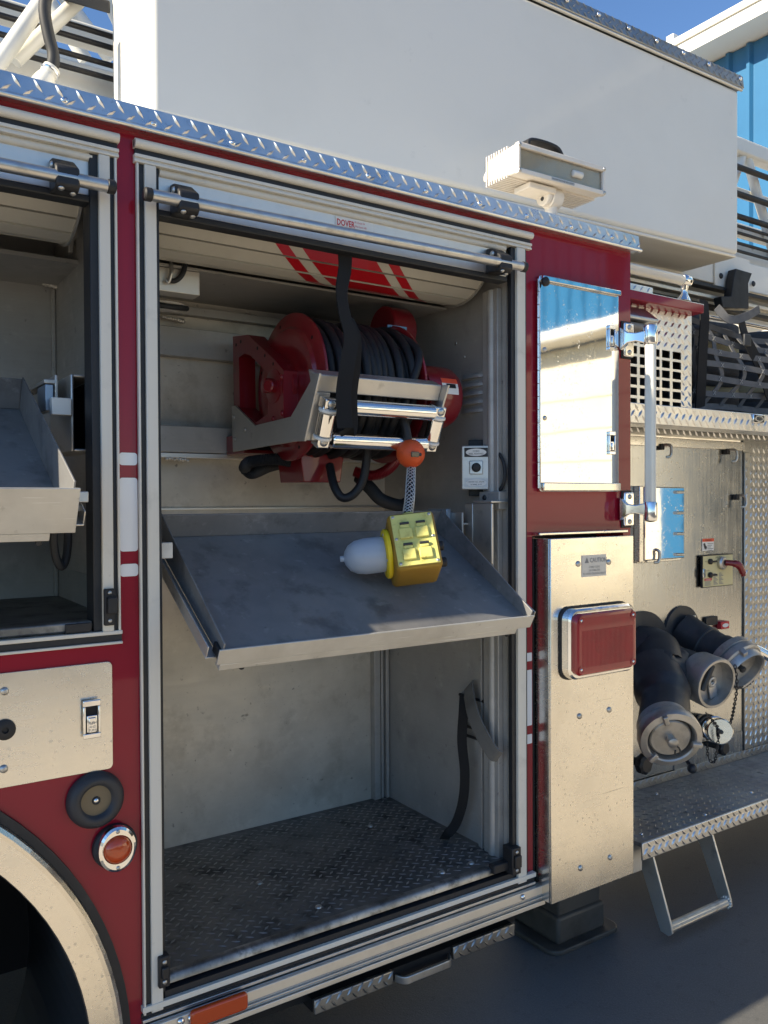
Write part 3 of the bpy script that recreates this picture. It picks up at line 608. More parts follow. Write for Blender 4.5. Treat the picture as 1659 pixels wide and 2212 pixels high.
# left compartment slide bracket (a large open channel) at the right wall
b = lambda x, y: P(x, y, Y=.10)
xa, xb, zt, zb_ = b(152, 760).x, .47, b(150, 807).z, b(152, 975).z
pp('slide_bracket', MB().box(xa, xa+.006, .10, .30, zb_, zt).box(xa+.006, xb, .10, .30, zt-.006, zt).box(xa+.006, xb, .10, .30, zb_, zb_+.006), 'alu', bev=.003)
pp('pocket_shade', MB().box(xa+.0065, xb, .285, .298, zb_+.0065, zt-.0065).box(xb-.003, xb, .10, .285, zb_+.0065, zt-.0065), 'seal', smooth=0)  # dark fill standing in for shade inside the open channel
for yy in (885, 905): pp('slot_hole', MB().box(xa+.010, xa+.03, .299, .3005, b(160, yy).z-.008, b(160, yy).z+.004), 'dark', smooth=0)
boxpart('slide_stop', T, 'white', xa-.040, xa-.001, .09, .11, b(130, 897).z, b(130, 860).z)
boxpart('slide_roller', T, 'blue_metal', xa-.046, xa-.030, .12, .20, b(115, 885).z, b(115, 828).z)
boxpart('slide_channel', T, 'alu', xa-.048, xa-.026, .12, .34, b(115, 826).z, b(115, 817).z)
boxpart('slide_channel', T, 'alu', xa-.027, xa-.021, .12, .34, b(115, 862).z, b(115, 806).z)
boxpart('slide_stop', T, 'alu', .352, .385, -.165, -.12, P(190, 1085, Y=-.14).z, P(190, 1062, Y=-.14).z)
boxpart('slide_stop', T, 'rail_white', .358, .378, -.155, -.12, P(185, 1104, Y=-.14).z, P(185, 1090, Y=-.14).z)
boxpart('side_plate', T, 'wall_alu', .475, .479, .06, .5, P(190, 1252, Y=.1).z, P(190, 1110, Y=.1).z)
# corrugated cable loop hanging under the left tray
lp = cr([P(122, 1128, Y=.05), P(116, 1160, Y=.06), P(120, 1200, Y=.07), P(132, 1224, Y=.08), P(143, 1205, Y=.09), P(147, 1165, Y=.1), P(146, 1128, Y=.1)], 10)
pp('cable_loop', MB().tube(lp, .0085), 'rubber')
# latch striker and door stop, left compartment
zk, zj = P(230, 1352, Y=-.02).z, P(230, 1272, Y=-.02).z
lt = pp('latch_striker', MB().box(xs['lc_wh0'], xs['lc_wh0']+.022, -.022, -.0125, zk, zj).box(xs['lc_wh0']+.004, xs['lc_wh0']+.024, -.034, -.0225, zk+.024, zj-.016), 'black', bev=.003)
for zz in (zk+.010, zj-.008): screw(lt, (xs['lc_wh0']+.011, -.022, zz), (0,-1,0), .004, 'satin')
boxpart('door_stop', T, 'black', P(140, 1345, Y=0).x, P(195, 1345, Y=0).x, -.008, .0, LZ-.006, LZ+.012)
# ================================================================== polished locker door on the right pier
a_, b_ = P(1166, 592, Y=-.012), P(1337, 626, Y=-.012)
mx0, mx1, mz1, mz0 = a_.x, b_.x, a_.z-.002, P(1166, 1062, Y=-.012).z
md = pp('locker_door', MB().prism([(x, -.012, z) for x, z in rrect(mx0, mx1, mz0, mz1, .006, 3)], (0, .010, 0)), 'mirror', bev=.0025, label='mirror polished steel locker door with two paddle latches')
mb = MB(); k = 16
for i in range(k):
    z0_ = mz0+.01+(mz1-mz0-.02)*i/k; mb.cyl((mx0-.004, -.011, z0_), (mx0-.004, -.011, z0_+(mz1-mz0-.02)/k-.002), .0045, n=10)
pp('piano_hinge', mb, 'stainless', md)
pp('top_flange', MB().box(mx0+.004, mx1-.002, -.024, -.0125, mz1-.018, mz1-.002), 'mirror', md, bev=.003)
pp('bottom_flange', MB().box(mx0+.004, mx1-.002, -.022, -.0125, mz0+.002, mz0+.026), 'stainless', md, bev=.003)
for yy in (755, 903, 1048): screw(md, P(1177, yy, Y=-.0125), (0,-1,0), .007, 'satin')
pp('rubber_bumper', MB().rev([(.013, 0), (.013, .008), (.008, .012), (0, .013)], P(1176, 609, Y=-.024), (0,-1,0), 18), 'black', md)
def paddle(x, ya, yb, parent, wd=.034, text_=True):
    zt, zb_ = P(x, ya, Y=-.014).z, P(x, yb, Y=-.014).z; cx_ = P(x, (ya+yb)/2, Y=-.014).x
    o = [(cx_+q*wd/2, z) for q, z in ((-1, zb_), (1, zb_), (1, zt), (-1, zt))]
    mb = MB().box(cx_-wd/2, cx_+wd/2, -.019, -.0125, zt-.012, zt).box(cx_-wd/2, cx_+wd/2, -.019, -.0125, zb_, zb_+.010).box(cx_-wd/2, cx_-wd/2+.005, -.019, -.0125, zb_+.010, zt-.012).box(cx_+wd/2-.005, cx_+wd/2, -.019, -.0125, zb_+.010, zt-.012)
    fr = pp('latch_frame', mb, 'chrome', parent, bev=.0015)
    pp('latch_recess', MB().box(cx_-wd/2+.005, cx_+wd/2-.005, -.0132, -.0124, zb_+.010, zt-.012), 'dark', parent, smooth=0)
    pp('latch_paddle', MB().box(cx_-wd/2+.007, cx_+wd/2-.007, -.018, -.0135, zb_+.012, zt-.03).box(cx_-wd/2+.010, cx_+wd/2-.010, -.021, -.0182, zb_+.012, zt-.034), 'chrome', parent, bev=.0015)
    return cx_, zt, zb_
paddle(1321, 703, 757, md, .028); paddle(1321, 932, 982, md, .028)
# ================================================================== stabiliser cover panel
sy = -.060
a_, b_ = P(1189, 1164, Y=sy), P(1369, 1885, Y=sy)
sx0, sx1, sz1, sz0 = a_.x, b_.x, a_.z, P(1191, 1955, Y=sy).z
sp_ = pp('stabilizer_panel', MB().box(sx0, sx1, sy, sy+.006, sz0, sz1).box(sx0, sx0+.006, sy+.0062, .10, sz0, sz1), 'stainless', bev=.002, label='tall water spotted steel stabilizer cover with red lamp')
pp('stabilizer_recess', MB().box(1.634, 2.03, .12, .14, .25, 1.30).box(1.634, 1.640, .0, .12, .25, 1.30), 'dark', smooth=0)
pp('recess_flange', MB().box(1.632, 2.0, -.030, -.001, 1.310, 1.318), 'stainless', bev=.002)
for d, yy in ((1249, 1218), (1315, 1214), (1252, 1547), (1316, 1533), (1254, 1875), (1318, 1852)): screw(sp_, P(d, yy, Y=sy-.0005), (0,-1,0), .0085, 'satin')
# caution plate
la, lb_ = P(1257, 1200, Y=sy-.001), P(1309, 1246, Y=sy-.001)
lz1, lz0 = la.z, P(1257, 1247, Y=sy-.001).z; lx0, lx1 = la.x, lb_.x
pp('caution_plate', MB().box(lx0, lx1, sy-.0018, sy-.0003, lz0, lz1), 'label_silver', sp_, smooth=0)
e_ = sy-.0023
pp('warning_triangle', MB().prism([(lx0+.010, e_, lz1-.022), (lx0+.028, e_, lz1-.022), (lx0+.019, e_, lz1-.006)], (0, .0003, 0)), 'ink_grey', sp_, smooth=0)
text('CAUTION', (lx0+.031, e_, lz1-.021), (1,0,0), (0,0,1), .0185, 'ink_grey', sp_, bold=.01, sx=.85)
for i, s_ in enumerate(('STAND CLEAR', 'OF STABILIZER', 'TO AVOID CRUSHING INJURY')): text(s_, ((lx0+lx1)/2, e_, lz1-.037-i*.0095), (1,0,0), (0,0,1), .0082, 'ink_grey', sp_, 'CENTER', sx=.85)
# red warning lamp
c1_, c2_ = P(1210, 1320, Y=sy-.02), P(1356, 1310, Y=sy-.045)
lx0, lx1 = P(1218, 1390, Y=sy-.015).x, P(1362, 1390, Y=sy-.015).x; lz1, lz0 = P(1218, 1316, Y=sy-.015).z, P(1218, 1470, Y=sy-.015).z
wl_ = pp('warning_lamp', MB().prism([(x, sy-.0005, z) for x, z in rrect(lx0-.004, lx1+.004, lz0-.004, lz1+.004, .034, 8)], (0, -.004, 0)), 'black')
mb = MB(); prof = ((0, -.0045), (.001, -.030), (.006, -.036), (.014, -.036))
rings = [[V((x, sy+yy, z)) for x, z in rrect(lx0+o_, lx1-o_, lz0+o_, lz1-o_, .032-o_*.6, 8)] for o_, yy in prof]
for A, B in zip(rings, rings[1:]):
    for i in range(len(A)): j = (i+1) % len(A); mb.quad(A[i], A[j], B[j], B[i])
pp('bezel', mb, 'chrome', wl_, smooth=60)
mb = MB(); rings = [[V((x, sy+yy, z)) for x, z in rrect(lx0+o_, lx1-o_, lz0+o_, lz1-o_, .030-o_*.4, 8)] for o_, yy in ((.012, -.030), (.0125, -.042), (.017, -.048), (.024, -.050))]
for A, B in zip(rings, rings[1:]):
    for i in range(len(A)): j = (i+1) % len(A); mb.quad(A[i], A[j], B[j], B[i])
mb.poly(rings[-1]); ln = pp('lens', mb, 'lens_red', wl_, smooth=40)
mb = MB(); x = lx0+.034
while x < lx1-.032: mb.prism([(x, sy-.0502, lz0+.035), (x+.0016, sy-.0508, lz0+.035), (x+.0032, sy-.0502, lz0+.035)], (0, 0, (lz1-lz0)*.52)); x += .0052
pp('lens_rib', mb, 'lens_red', wl_, kind='stuff')
for ux, uz in ((0, 0), (1, 0), (0, 1), (1, 1)):
    c = V((lx0+.031+ux*(lx1-lx0-.062), sy-.0503, lz0+.031+uz*(lz1-lz0-.062)))
    mb = MB().rev([(.0105, 0), (.0105, .0015), (.0075, .0015), (.0065, .0003), (0, .0003)], c, (0,-1,0), 18); pp('screw_well', mb, 'lens_red', wl_); screw(wl_, c+V((0, -.0005, 0)), (0,-1,0), .0042)
# stabiliser leg and foot pad on the ground
g0 = P(1206, 2044, Z=.018); lx0, ly0 = g0.x, g0.y
lx1 = P(1308, 2002, Y=ly0).x; zs = P(1308, 1944, Y=ly0).z
sl = pp('stabilizer_leg', MB().box(lx0+.012, lx1-.012, ly0+.012, ly0+.20, zs-.01, .60), 'leg_grey', bev=.006, label='grey square stabilizer leg standing on its foot pad')
pp('lower_sleeve', MB().box(lx0, lx1, ly0, ly0+.212, .016, zs), 'leg_grey', sl, bev=.012, seg=3)
pf = P(1190, 2066, Z=.018); pr_ = P(1333, 1994, Z=.018)
pp('foot_pad', MB().prism([(x, y, .003) for x, y in rrect(lx0-.045, pr_.x, pf.y, pf.y+.30, .040, 5)], (0, 0, .016)), 'leg_grey', sl, bev=.004)
# ================================================================== vertical grab rail
hx = P(1405, 900, Y=-.075).x; z1, z0 = P(1405, 728, Y=-.075).z, P(1405, 1100, Y=-.075).z
def knurl(p0, p1, r, n=40):
    p0, p1 = V(p0), V(p1); ax = (p1-p0).normalized(); a = ax.orthogonal().normalized(); b = ax.cross(a); mb = MB(); k0 = 0
    for t in (p0, p1):
        for i in range(n*2): q = math.pi*i/n; mb.v.append(t+(a*math.cos(q)+b*math.sin(q))*(r-(.0007 if i % 2 else 0)))
    N = n*2
    for i in range(N): mb.f.append((i, (i+1) % N, N+(i+1) % N, N+i))
    mb.f.append(tuple(range(N-1, -1, -1))); mb.f.append(tuple(range(N, 2*N))); return mb
gr = pp('grab_rail', knurl((hx, -.075, z0-.02), (hx, -.075, z1+.01), .0165), 'grab', smooth=20, label='ribbed vertical grab rail held by two chrome brackets')
for zc, s_ in ((z1, 1), (z0, -1)):
    b = pp('rail_bracket', MB().rev([(.019, -.028), (.021, -.024), (.021, .022), (.019, .028), (.010, .032), (0, .033)], (hx, -.075, zc+s_*.006), (0, 0, s_), 24), 'chrome', gr)
    mb = MB(); pth = [V((hx-.005, -.068, zc)), V((hx-.03, -.050, zc)), V((hx-.045, -.030, zc)), V((hx-.052, -.006, zc))]
    hw = [.020, .013, .016, .036]; k0 = len(mb.v)
    for p_, h_ in zip(pth, hw):
        for dx, dz in ((-.010, -h_), (.010, -h_), (.010, h_), (-.010, h_)): mb.v.append(p_+V((dx, dx*.3, dz)))
    for i in range(3):
        for q_ in range(4): mb.f.append((i*4+q_, i*4+(q_+1) % 4, i*4+4+(q_+1) % 4, i*4+4+q_))
    mb.f += [(3, 2, 1, 0), (12, 13, 14, 15)]
    pp('bracket_arm', mb, 'chrome', gr, bev=.003, smooth=50)
    bx0 = min(hx-.075, RX-.036)
    pp('bracket_plate', MB().box(RX-.040, RX+.004, -.012, -.0005, zc-.052, zc+.052), 'chrome', gr, bev=.005, seg=3)
    for dz in (-.038, .038): screw(gr, (RX-.018, -.012, zc+dz), (0,-1,0), .008, 'satin')
    pp('bracket_gasket', MB().box(RX-.045, RX+.0002, -.004, -.0003, zc-.057, zc+.057), 'black', gr, bev=.002)
# ================================================================== left lower panel furniture
z1, z0 = P(0, 1453, Y=-.004).z, P(0, 1703, Y=-.004).z; xr = P(243, 1500, Y=-.004).x
zr1 = P(243, 1428, Y=-.004).z; zr0 = P(243, 1660, Y=-.004).z
ap = pp('access_panel', MB().prism([(x, -.004, z) for x, z in rrect(-.35, xr, zr0, zr1, .010, 4)], (0, .0035, 0)), 'stainless', bev=.001, label='water stained flat steel access panel above the wheel')
for d, yy in ((10, 1493), (8, 1661)): screw(ap, P(d, yy, Y=-.0045), (0,-1,0), .008, 'satin')
pp('panel_plug', MB().rev([(.020, 0), (.019, .006), (.014, .009), (.006, .009), (.005, .004), (0, .004)], P(10, 1576, Y=-.0042), (0,-1,0), 22), 'black', ap)
x_, zt, zb_ = paddle(198, 1512, 1594, ap, .034)
text('PUSH', (x_, -.0215, zt-.046), (1,0,0), (0,0,1), .007, 'ink_grey', ap, 'CENTER'); 
for i, s_ in enumerate(('LIFT', 'AND', 'TURN')): text(s_, (x_, -.0215, zb_+.028-i*.0065), (1,0,0), (0,0,1), .0062, 'ink_grey', ap, 'CENTER')
c = P(205, 1726, Y=-.002); R_ = .0525
rg = pp('rubber_grommet', MB().rev([(R_+.004, 0), (R_+.003, .010), (R_-.008, .022), (R_-.020, .020), (R_-.024, .006), (0, .006)], c, (0,-1,0), 40), 'grommet', smooth=80, label='round black rubber grommet with a brown disc')
pp('disc', MB().rev([(.0305, 0), (.0305, .004), (0, .004)], c+V((0, -.0062, 0)), (0,-1,0), 32), 'plug', rg)
pp('washer', MB().torus(c+V((0, -.0104, 0)), (0,1,0), .0065, .002, 18, 8), 'black', rg); screw(rg, c+V((0, -.0103, 0)), (0,-1,0), .0055, 'chrome')
c = P(247, 1826, Y=-.002)
am = pp('amber_marker', MB().rev([(.045, 0), (.044, .010), (.038, .016), (0, .016)], c, (0,-1,0), 36), 'rubber', label='round amber marker lamp in an oval chrome bezel')
ell = lambda a, b, yy: [V((c.x+a*math.cos(2*math.pi*i/36)*(1), yy, c.z+b*math.sin(2*math.pi*i/36))) for i in range(36)]
mb = MB(); rs = [ell(.038, .046, c.y-.014), ell(.037, .045, c.y-.024), ell(.032, .040, c.y-.027), ell(.029, .029, c.y-.026), ell(.028, .028, c.y-.018)]
for A, B in zip(rs, rs[1:]):
    for i in range(36): j = (i+1) % 36; mb.quad(A[i], A[j], B[j], B[i])
pp('bezel', mb, 'chrome', am, smooth=70)
pp('lens', MB().rev([(.0282, 0), (.0275, .008), (.023, .015), (.012, .019), (0, .020)], c+V((0, -.018, 0)), (0,-1,0), 32), 'amber', am, smooth=80)
for dz in (-.0365, .0365): screw(am, c+V((0, -.0265, dz)), (0,-1,0), .0042, 'satin')
# wheel arch trim, gasket, wheel
def archband(r0, r1, y0, y1, n=60, a0=-.6, a1=math.pi+.2):
    mb = MB()
    for i in range(n):
        q0, q1 = a0+(a1-a0)*i/n, a0+(a1-a0)*(i+1)/n
        g = lambda r, q, y: V((AC[0]+r*math.cos(q), y, AC[1]+r*math.sin(q)))
        for A in (((r0, y0), (r1, y0)), ((r1, y0), (r1, y1)), ((r1, y1), (r0, y1)), ((r0, y1), (r0, y0))):
            (ra, ya), (rb, yb) = A; mb.quad(g(ra, q0, ya), g(rb, q0, yb), g(rb, q1, yb), g(ra, q1, ya))
    return mb
AW = AR-.012
fd = pp('fender_trim', archband(AW-.064, AW-.016, -.030, -.026), 'stainless', smooth=60, label='wide stained steel trim round the wheel arch')
mb = MB(); n = 60
for i in range(n):
    q0, q1 = -.6+(math.pi+.8)*i/n, -.6+(math.pi+.8)*(i+1)/n; pf = [(AW-.016, -.030), (AW-.008, -.032), (AW-.001, -.026), (AW+.001, -.012), (AW+.001, .0)]
    for (ra, ya), (rb, yb) in zip(pf, pf[1:]):
        g = lambda r, q, y: V((AC[0]+r*math.cos(q), y, AC[1]+r*math.sin(q))); mb.quad(g(ra, q0, ya), g(rb, q0, yb), g(rb, q1, yb), g(ra, q1, ya))
pp('rolled_edge', mb, 'stainless', fd, smooth=80)
pp('gasket', archband(AW+.0015, AR+.006, -.010, .0-.0005), 'seal', fd, smooth=60)
pp('wheel_well', archband(AW-.066, AW-.062, -.026, .60, 50), 'liner', smooth=60)
pp('wheel_well_back', MB().box(-1.2, xs['red1'], .60, .62, .2, 1.12), 'dark', smooth=0)
tr_ = AW-.105; tr_ = .48; wc = V((AC[0]-.06, .14, tr_+.008))
wh = pp('wheel', MB().rev([(.29, .02), (.30, .0), (tr_-.08, -.012), (tr_-.02, .0), (tr_, .03), (tr_, .28), (tr_-.02, .30), (.29, .28)], wc, (0,1,0), 64), 'tyre', smooth=40)
pp('rim', MB().rev([(.30, .02), (.285, .03), (.27, .12), (.12, .14), (.10, .06), (0, .05)], wc, (0,1,0), 48), 'chrome', wh)
for i in range(44):
    q = 2*math.pi*i/44; d = V((math.cos(q), 0, math.sin(q))); t_ = V((-d.z, 0, d.x))
    if i == 0:
        o0 = pp('tread_block', MB().obox(wc+d*(tr_+.003)+V((0, .06, 0)), t_*.017, V((0, .075, 0)), d*.006), 'tyre', wh)
    else:
        o = bpy.data.objects.new('tread_block', o0.data); place(o, wh, wc+d*(tr_+.003)+V((0, .06, 0))); o.rotation_euler = (0, -q, 0)
# under-body steps below the sill
zq = lambda x, y, Y=.03: P(x, y, Y=Y)
s0, s1 = zq(676, 2165), zq(846, 2100); s2, s3 = zq(976, 2062), zq(1108, 1992)
zt = SZ-.055; 
ps = pp('pull_out_step', MB().box(s0.x, s3.x, .035, .30, zt-.034, zt-.004), 'dark', smooth=0, label='stowed pull out step below the compartment sill')
for xa, xb in ((s0.x, s1.x), (s2.x, s3.x)):
    b = pp('step_lip', MB().box(xa, xb, .022, .034, zt-.036, zt), 'diamond_dull', ps, bev=.003)
    mb = MB().treads((xa, .0215, zt-.034), (1,0,0), (0,0,1), xb-xa, .034, (0,-1,0), row=.0165, colp=.03, a=.013, b=.004, h=.003); pp('tread_pattern', mb, 'diamond_dull', ps, kind='stuff')
hd = cr([(s1.x+.01, .03, zt-.026), (s1.x+.025, .006, zt-.026), (s1.x+.05, -.002, zt-.022), (s2.x-.05, -.002, zt-.022), (s2.x-.025, .006, zt-.026), (s2.x-.01, .03, zt-.026)], 6)
pp('step_handle', MB().ribbon(hd, V((0, 0, 1)), .020, .006), 'satin', ps, bev=.002)
pp('underbody', MB().box(xs['red1'], 1.62, .06, 1.6, .20, .36), 'dark', smooth=0)
# ================================================================== pump panel bay
PY = .31; PX1 = P(1604, 1300, Y=PY).x
SXR = 3.9
stz = P(1390, 1822, Y=-.02).z; stb = P(1390, 1856, Y=-.02).z; sx0 = P(1387, 1838, Y=-.02).x
rb = pp('running_board', MB().box(sx0, SXR, -.014, PY, stz-.012, stz), 'step_plate', smooth=0, label='diamond plate running board below the pump panel')
pp('tread_pattern', MB().treads((sx0+.006, -.008, stz), (1,0,0), (0,1,0), SXR-sx0-.01, PY+.0, (0,0,1), row=.0165, colp=.034, a=.0115, b=.0034, h=.0016, ang=38), 'step_plate', rb, kind='stuff')
pp('step_lip', MB().box(sx0, SXR, -.022, -.0145, stb-.004, stz+.002), 'diamond', rb, bev=.0025)
pp('tread_pattern', MB().treads((sx0+.004, -.022, stb-.002), (1,0,0), (0,0,1), SXR-sx0-.01, stz-stb+.004, (0,-1,0), row=.0165, colp=.034, a=.014, b=.0052, h=.0034, ang=45), 'diamond', rb, kind='stuff')
for d, yy in ((1418, 1715), (1385, 1802), (1523, 1760), (1622, 1712)): screw(rb, P(d, yy, Z=stz), (0,0,1), .006)
boxpart('step_bracket', T, 'alu', sx0-.03, sx0+.05, .02, .25, stb-.06, stz-.013)
pp('frame_rail', MB().box(sx0+.3, SXR, .35, .55, .12, .30), 'dark', smooth=0)
# folding step under it
def sp4(x, y, Y=.03): return P(x, y, Y=Y)
fs = None
pl_l = [(1392, 1856), (1418, 1856), (1400, 1885), (1450, 1996), (1448, 2018), (1436, 2027), (1420, 2012)]
A0 = [P(1394, 1858, Y=.02), P(1388, 1885, Y=.02), P(1440, 2018, Y=-.02), P(1449, 2020, Y=-.02), P(1453, 2000, Y=-.02), P(1402, 1882, Y=.02)]
def side_plate(x, nm='side_plate'):
    # plate in the YZ plane, hanging down and outwards
    zt_, zb_ = stb+.01, P(1448, 2024, Y=-.05).z
    out = [(x, .13, zt_), (x, .03, zt_), (x, .015, zt_-.035), (x, -.055, zb_+.035), (x, -.058, zb_+.012), (x, -.045, zb_), (x, -.015, zb_+.004), (x, .06, zt_-.09)]
    return MB().prism(out, (.008, 0, 0)), zb_
xa = P(1447, 2015, Y=-.05).x; xb = P(1575, 1955, Y=-.05).x
mb, zf = side_plate(xa); fs = pp('folding_step', mb, 'alu', bev=.001, label='hanging aluminium stirrup step below the running board')
mb, _ = side_plate(xb); pp('side_plate', mb, 'alu', fs, bev=.001)
pp('step_bar', knurl((xa+.008, -.040, zf+.022), (xb, -.040, zf+.022), .016, 24), 'satin', fs, smooth=20)
mb = MB()
for i in range(12): q = 2*math.pi*i/12; mb.ball((xb-.003, -.040+.017*math.cos(q), zf+.022+.017*math.sin(q)), .005, 8, 5)
pp('weld_bead', mb, 'anod', fs, smooth=180)
# stainless operator's panel
pz1, pz0 = P(1380, 945, Y=PY).z, stz
pn = pp('pump_panel', MB().box(RX, PX1-.003, PY, PY+.01, pz0-.01, pz1), 'steel_panel', smooth=0, label='brushed steel pump operator panel with dark discharge fittings')
pp('panel_top_trim', MB().box(RX, PX1-.003, PY-.012, PY-.0003, pz1-.03, pz1+.004), 'stainless', pn, bev=.002)
pp('lower_plate', MB().box(P(1455, 1640, Y=PY).x, PX1-.006, PY-.004, PY-.0004, pz0, P(1455, 1618, Y=PY).z), 'steel_panel', pn, smooth=0)
kick = pp('kick_strip', MB().box(RX, SXR, PY-.010, PY-.0045, stz+.0005, stz+.032), 'diamond_dull', bev=.001)
pp('tread_pattern', MB().treads((RX, PY-.010, stz+.001), (1,0,0), (0,0,1), SXR-RX, .034, (0,-1,0), row=.0165, colp=.034, a=.012, b=.004, h=.002), 'diamond_dull', kick, kind='stuff')
# diamond plate to the right of the panel
dp = pp('diamond_plate', MB().box(PX1, SXR, PY-.002, PY+.01, stz-.01, 1.70), 'diamond_dull', smooth=0, label='worn diamond plate beside the pump panel')
pp('tread_pattern', MB().treads((PX1+.045, PY-.002, stz+.03), (1,0,0), (0,0,1), SXR-PX1-.06, 1.26, (0,-1,0), row=.0175, colp=.036, a=.0135, b=.0046, h=.0032, ang=62), 'diamond', dp, kind='stuff')
st_ = pp('plate_flange', MB().box(PX1+.002, PX1+.036, PY-.008, PY-.0022, stz+.033, 1.60), 'diamond_dull', dp, bev=.002)
pp('tread_pattern', MB().treads((PX1+.004, PY-.008, stz+.04), (1,0,0), (0,0,1), .030, 1.2, (0,-1,0), row=.0175, colp=.036, a=.0125, b=.0044, h=.0030, ang=62), 'diamond', dp, kind='stuff')
for yy in (1152, 1258, 1380, 1520): screw(dp, P(1632, yy-65, Y=PY-.002), (0,-1,0), .006, 'satin')
# hinged polished lid on the panel
lx0, lx1 = P(1388, 1130, Y=PY-.02).x, P(1474, 1130, Y=PY-.02).x; lz1, lz0 = P(1400, 1052, Y=PY-.02).z, P(1400, 1210, Y=PY-.02).z
ld_ = pp('gauge_lid', MB().box(lx0, lx1, PY-.030, PY-.012, lz0, lz1), 'mirror', bev=.004, label='mirror polished hinged lid on the pump panel')
pp('lid_edge', MB().box(lx0-.024, lx0-.001, PY-.026, PY-.0005, lz0-.006, lz1+.004), 'stainless', ld_, bev=.003)
pp('lid_flange', MB().box(lx0-.02, lx1+.002, PY-.012, PY-.0005, lz0-.010, lz0-.0005), 'stainless', ld_, bev=.002)
for yy in (1063, 1108, 1153, 1198): pp('hinge_knuckle', MB().rod(P(1460, yy, Y=PY-.034), P(1476, yy, Y=PY-.034), .006, 10, .001), 'satin', ld_)
def toggle(x, y, parent=None, lean=0):
    c = P(x, y, Y=PY-.012); mb = MB().tube(cr([c+V((.0, .008, .022)), c+V((.012, -.026, .020)), c+V((.016, -.030, -.004)), c+V((.010, -.028, -.022)), c+V((-.002, -.020, -.024))], 6), .0055, 8)
    o = pp('draw_latch', MB().box(c.x-.014, c.x+.006, PY-.020, PY-.0005, c.z+.004, c.z+.026), 'black', parent, bev=.002); pp('latch_loop', mb, 'satin', o if parent is None else parent)
for d, yy in ((1430, 974), (1572, 984), (1592, 1082)): toggle(d, yy)
toggle(1404, 1200, ld_)
# labels and line-lift control plate
def plate(name, x0, y0, x1, y1, Y, mt, parent, th=.002):
    a, b = P(x0, y0, Y=Y), P(x1, y0, Y=Y); z0_ = P(x0, y1, Y=Y).z
    return build(name, MB().box(a.x, b.x, Y-th, Y-.0004, z0_, a.z), mt, parent, smooth=0), a.x, b.x, z0_, a.z
wp, x0, x1, z0, z1 = plate('warning_plate', 1516, 1164, 1541, 1190, PY-.0006, 'label_white', T)
build('warning_band', MB().box(x0, x1, PY-.0034, PY-.0028, z1-.012, z1), 'orange_red', wp, smooth=0)
text('WARNING', ((x0+x1)/2, PY-.0038, z1-.0095), (1,0,0), (0,0,1), .0085, 'ink', wp, 'CENTER')
build('pictogram', MB().prism([(x0+.006, PY-.0032, z1-.02), (x0+.016, PY-.0032, z1-.016), (x0+.026, PY-.0032, z1-.036), (x0+.016, PY-.0032, z1-.042)], (0, .0004, 0)).torus((x0+.022, PY-.0031, z0+.012), (0,1,0), .006, .0012, 14, 6), 'ink', wp, smooth=0)
mb = MB()
for i in range(6): mb.box((x0+x1)/2-.004, x1-.004-.008*(i % 3), PY-.0033, PY-.0029, z1-.021-i*.0068, z1-.0185-i*.0068)
build('small_print', mb, 'ink_grey', wp, smooth=0)
cp, x0, x1, z0, z1 = plate('control_plate', 1513, 1200, 1579, 1270, PY-.008, 'black', T, .008)
cp['label'] = 'cream line lift control plate with a red lever'
f = build('plate_face', MB().box(x0+.004, x1-.002, PY-.0172, PY-.0162, z0+.003, z1-.003), 'label_cream', cp, smooth=0)
yf = PY-.0175
text('LINE LIFT', ((x0+x1)/2, yf, z1-.014), (1,0,0), (0,0,1), .011, 'ink', cp, 'CENTER', sx=.8)
text('LOCK MANUAL', (x0+.016, yf, z1-.026), (1,0,0), (0,0,1), .006, 'ink', cp); text('LOWER', (x0+.062, yf, z1-.034), (1,0,0), (0,0,1), .006, 'ink', cp); text('RAISE', (x1-.05, yf, z1-.034), (1,0,0), (0,0,1), .006, 'ink', cp); text('ACTUATE', (x0+.018, yf, z1-.062), (1,0,0), (0,0,1), .006, 'ink', cp)
build('danger_band', MB().box(x0+.012, x0+.058, yf-.0004, yf, z0+.027, z0+.036), 'label_red', cp, smooth=0); text('DANGER', (x0+.018, yf-.0008, z0+.0285), (1,0,0), (0,0,1), .0078, 'label_white', cp)
mb = MB()
for i in range(5): mb.box(x0+.014, x0+.054-.006*(i % 2), yf-.0004, yf, z0+.008+i*.0037, z0+.0098+i*.0037)
for cx_ in (x0+.070, x0+.106):
    for i in range(9): mb.box(cx_, cx_+.028-.007*((i*7) % 3), yf-.0004, yf, z0+.010+i*.0052, z0+.0128+i*.0052)
build('small_print', mb, 'ink_grey', cp, smooth=0)
for d, yy in ((1533, 1213), (1533, 1242)):
    c = P(d, yy, Y=yf); build('toggle_knob', MB().rev([(.011, 0), (.011, .008), (.006, .012), (0, .012)], c, (0,-1,0), 18).rod(c+V((.004, -.010, 0)), c+V((.030, -.014, .001)), .0035, 8), 'black', cp)
c = P(1557, 1216, Y=yf); build('lever_collar', MB().rev([(.026, 0), (.026, .012), (.020, .018), (0, .018)], c, (0,-1,0), 24), 'satin', cp)
build('lever', MB().tube(cr([c+V((.005, -.018, .002)), c+V((.020, -.040, 0)), c+V((.040, -.052, -.008)), c+V((.055, -.058, -.034)), c+V((.060, -.060, -.050))], 5), [.012]*6+[.015]*6+[.013]*6+[.010]*3, 12), 'reel_red', cp, bev=0)
boxpart('side_clip', cp, 'chrome', x0-.002, x0+.012, yf-.006, yf-.0003, z0+.040, z0+.075)
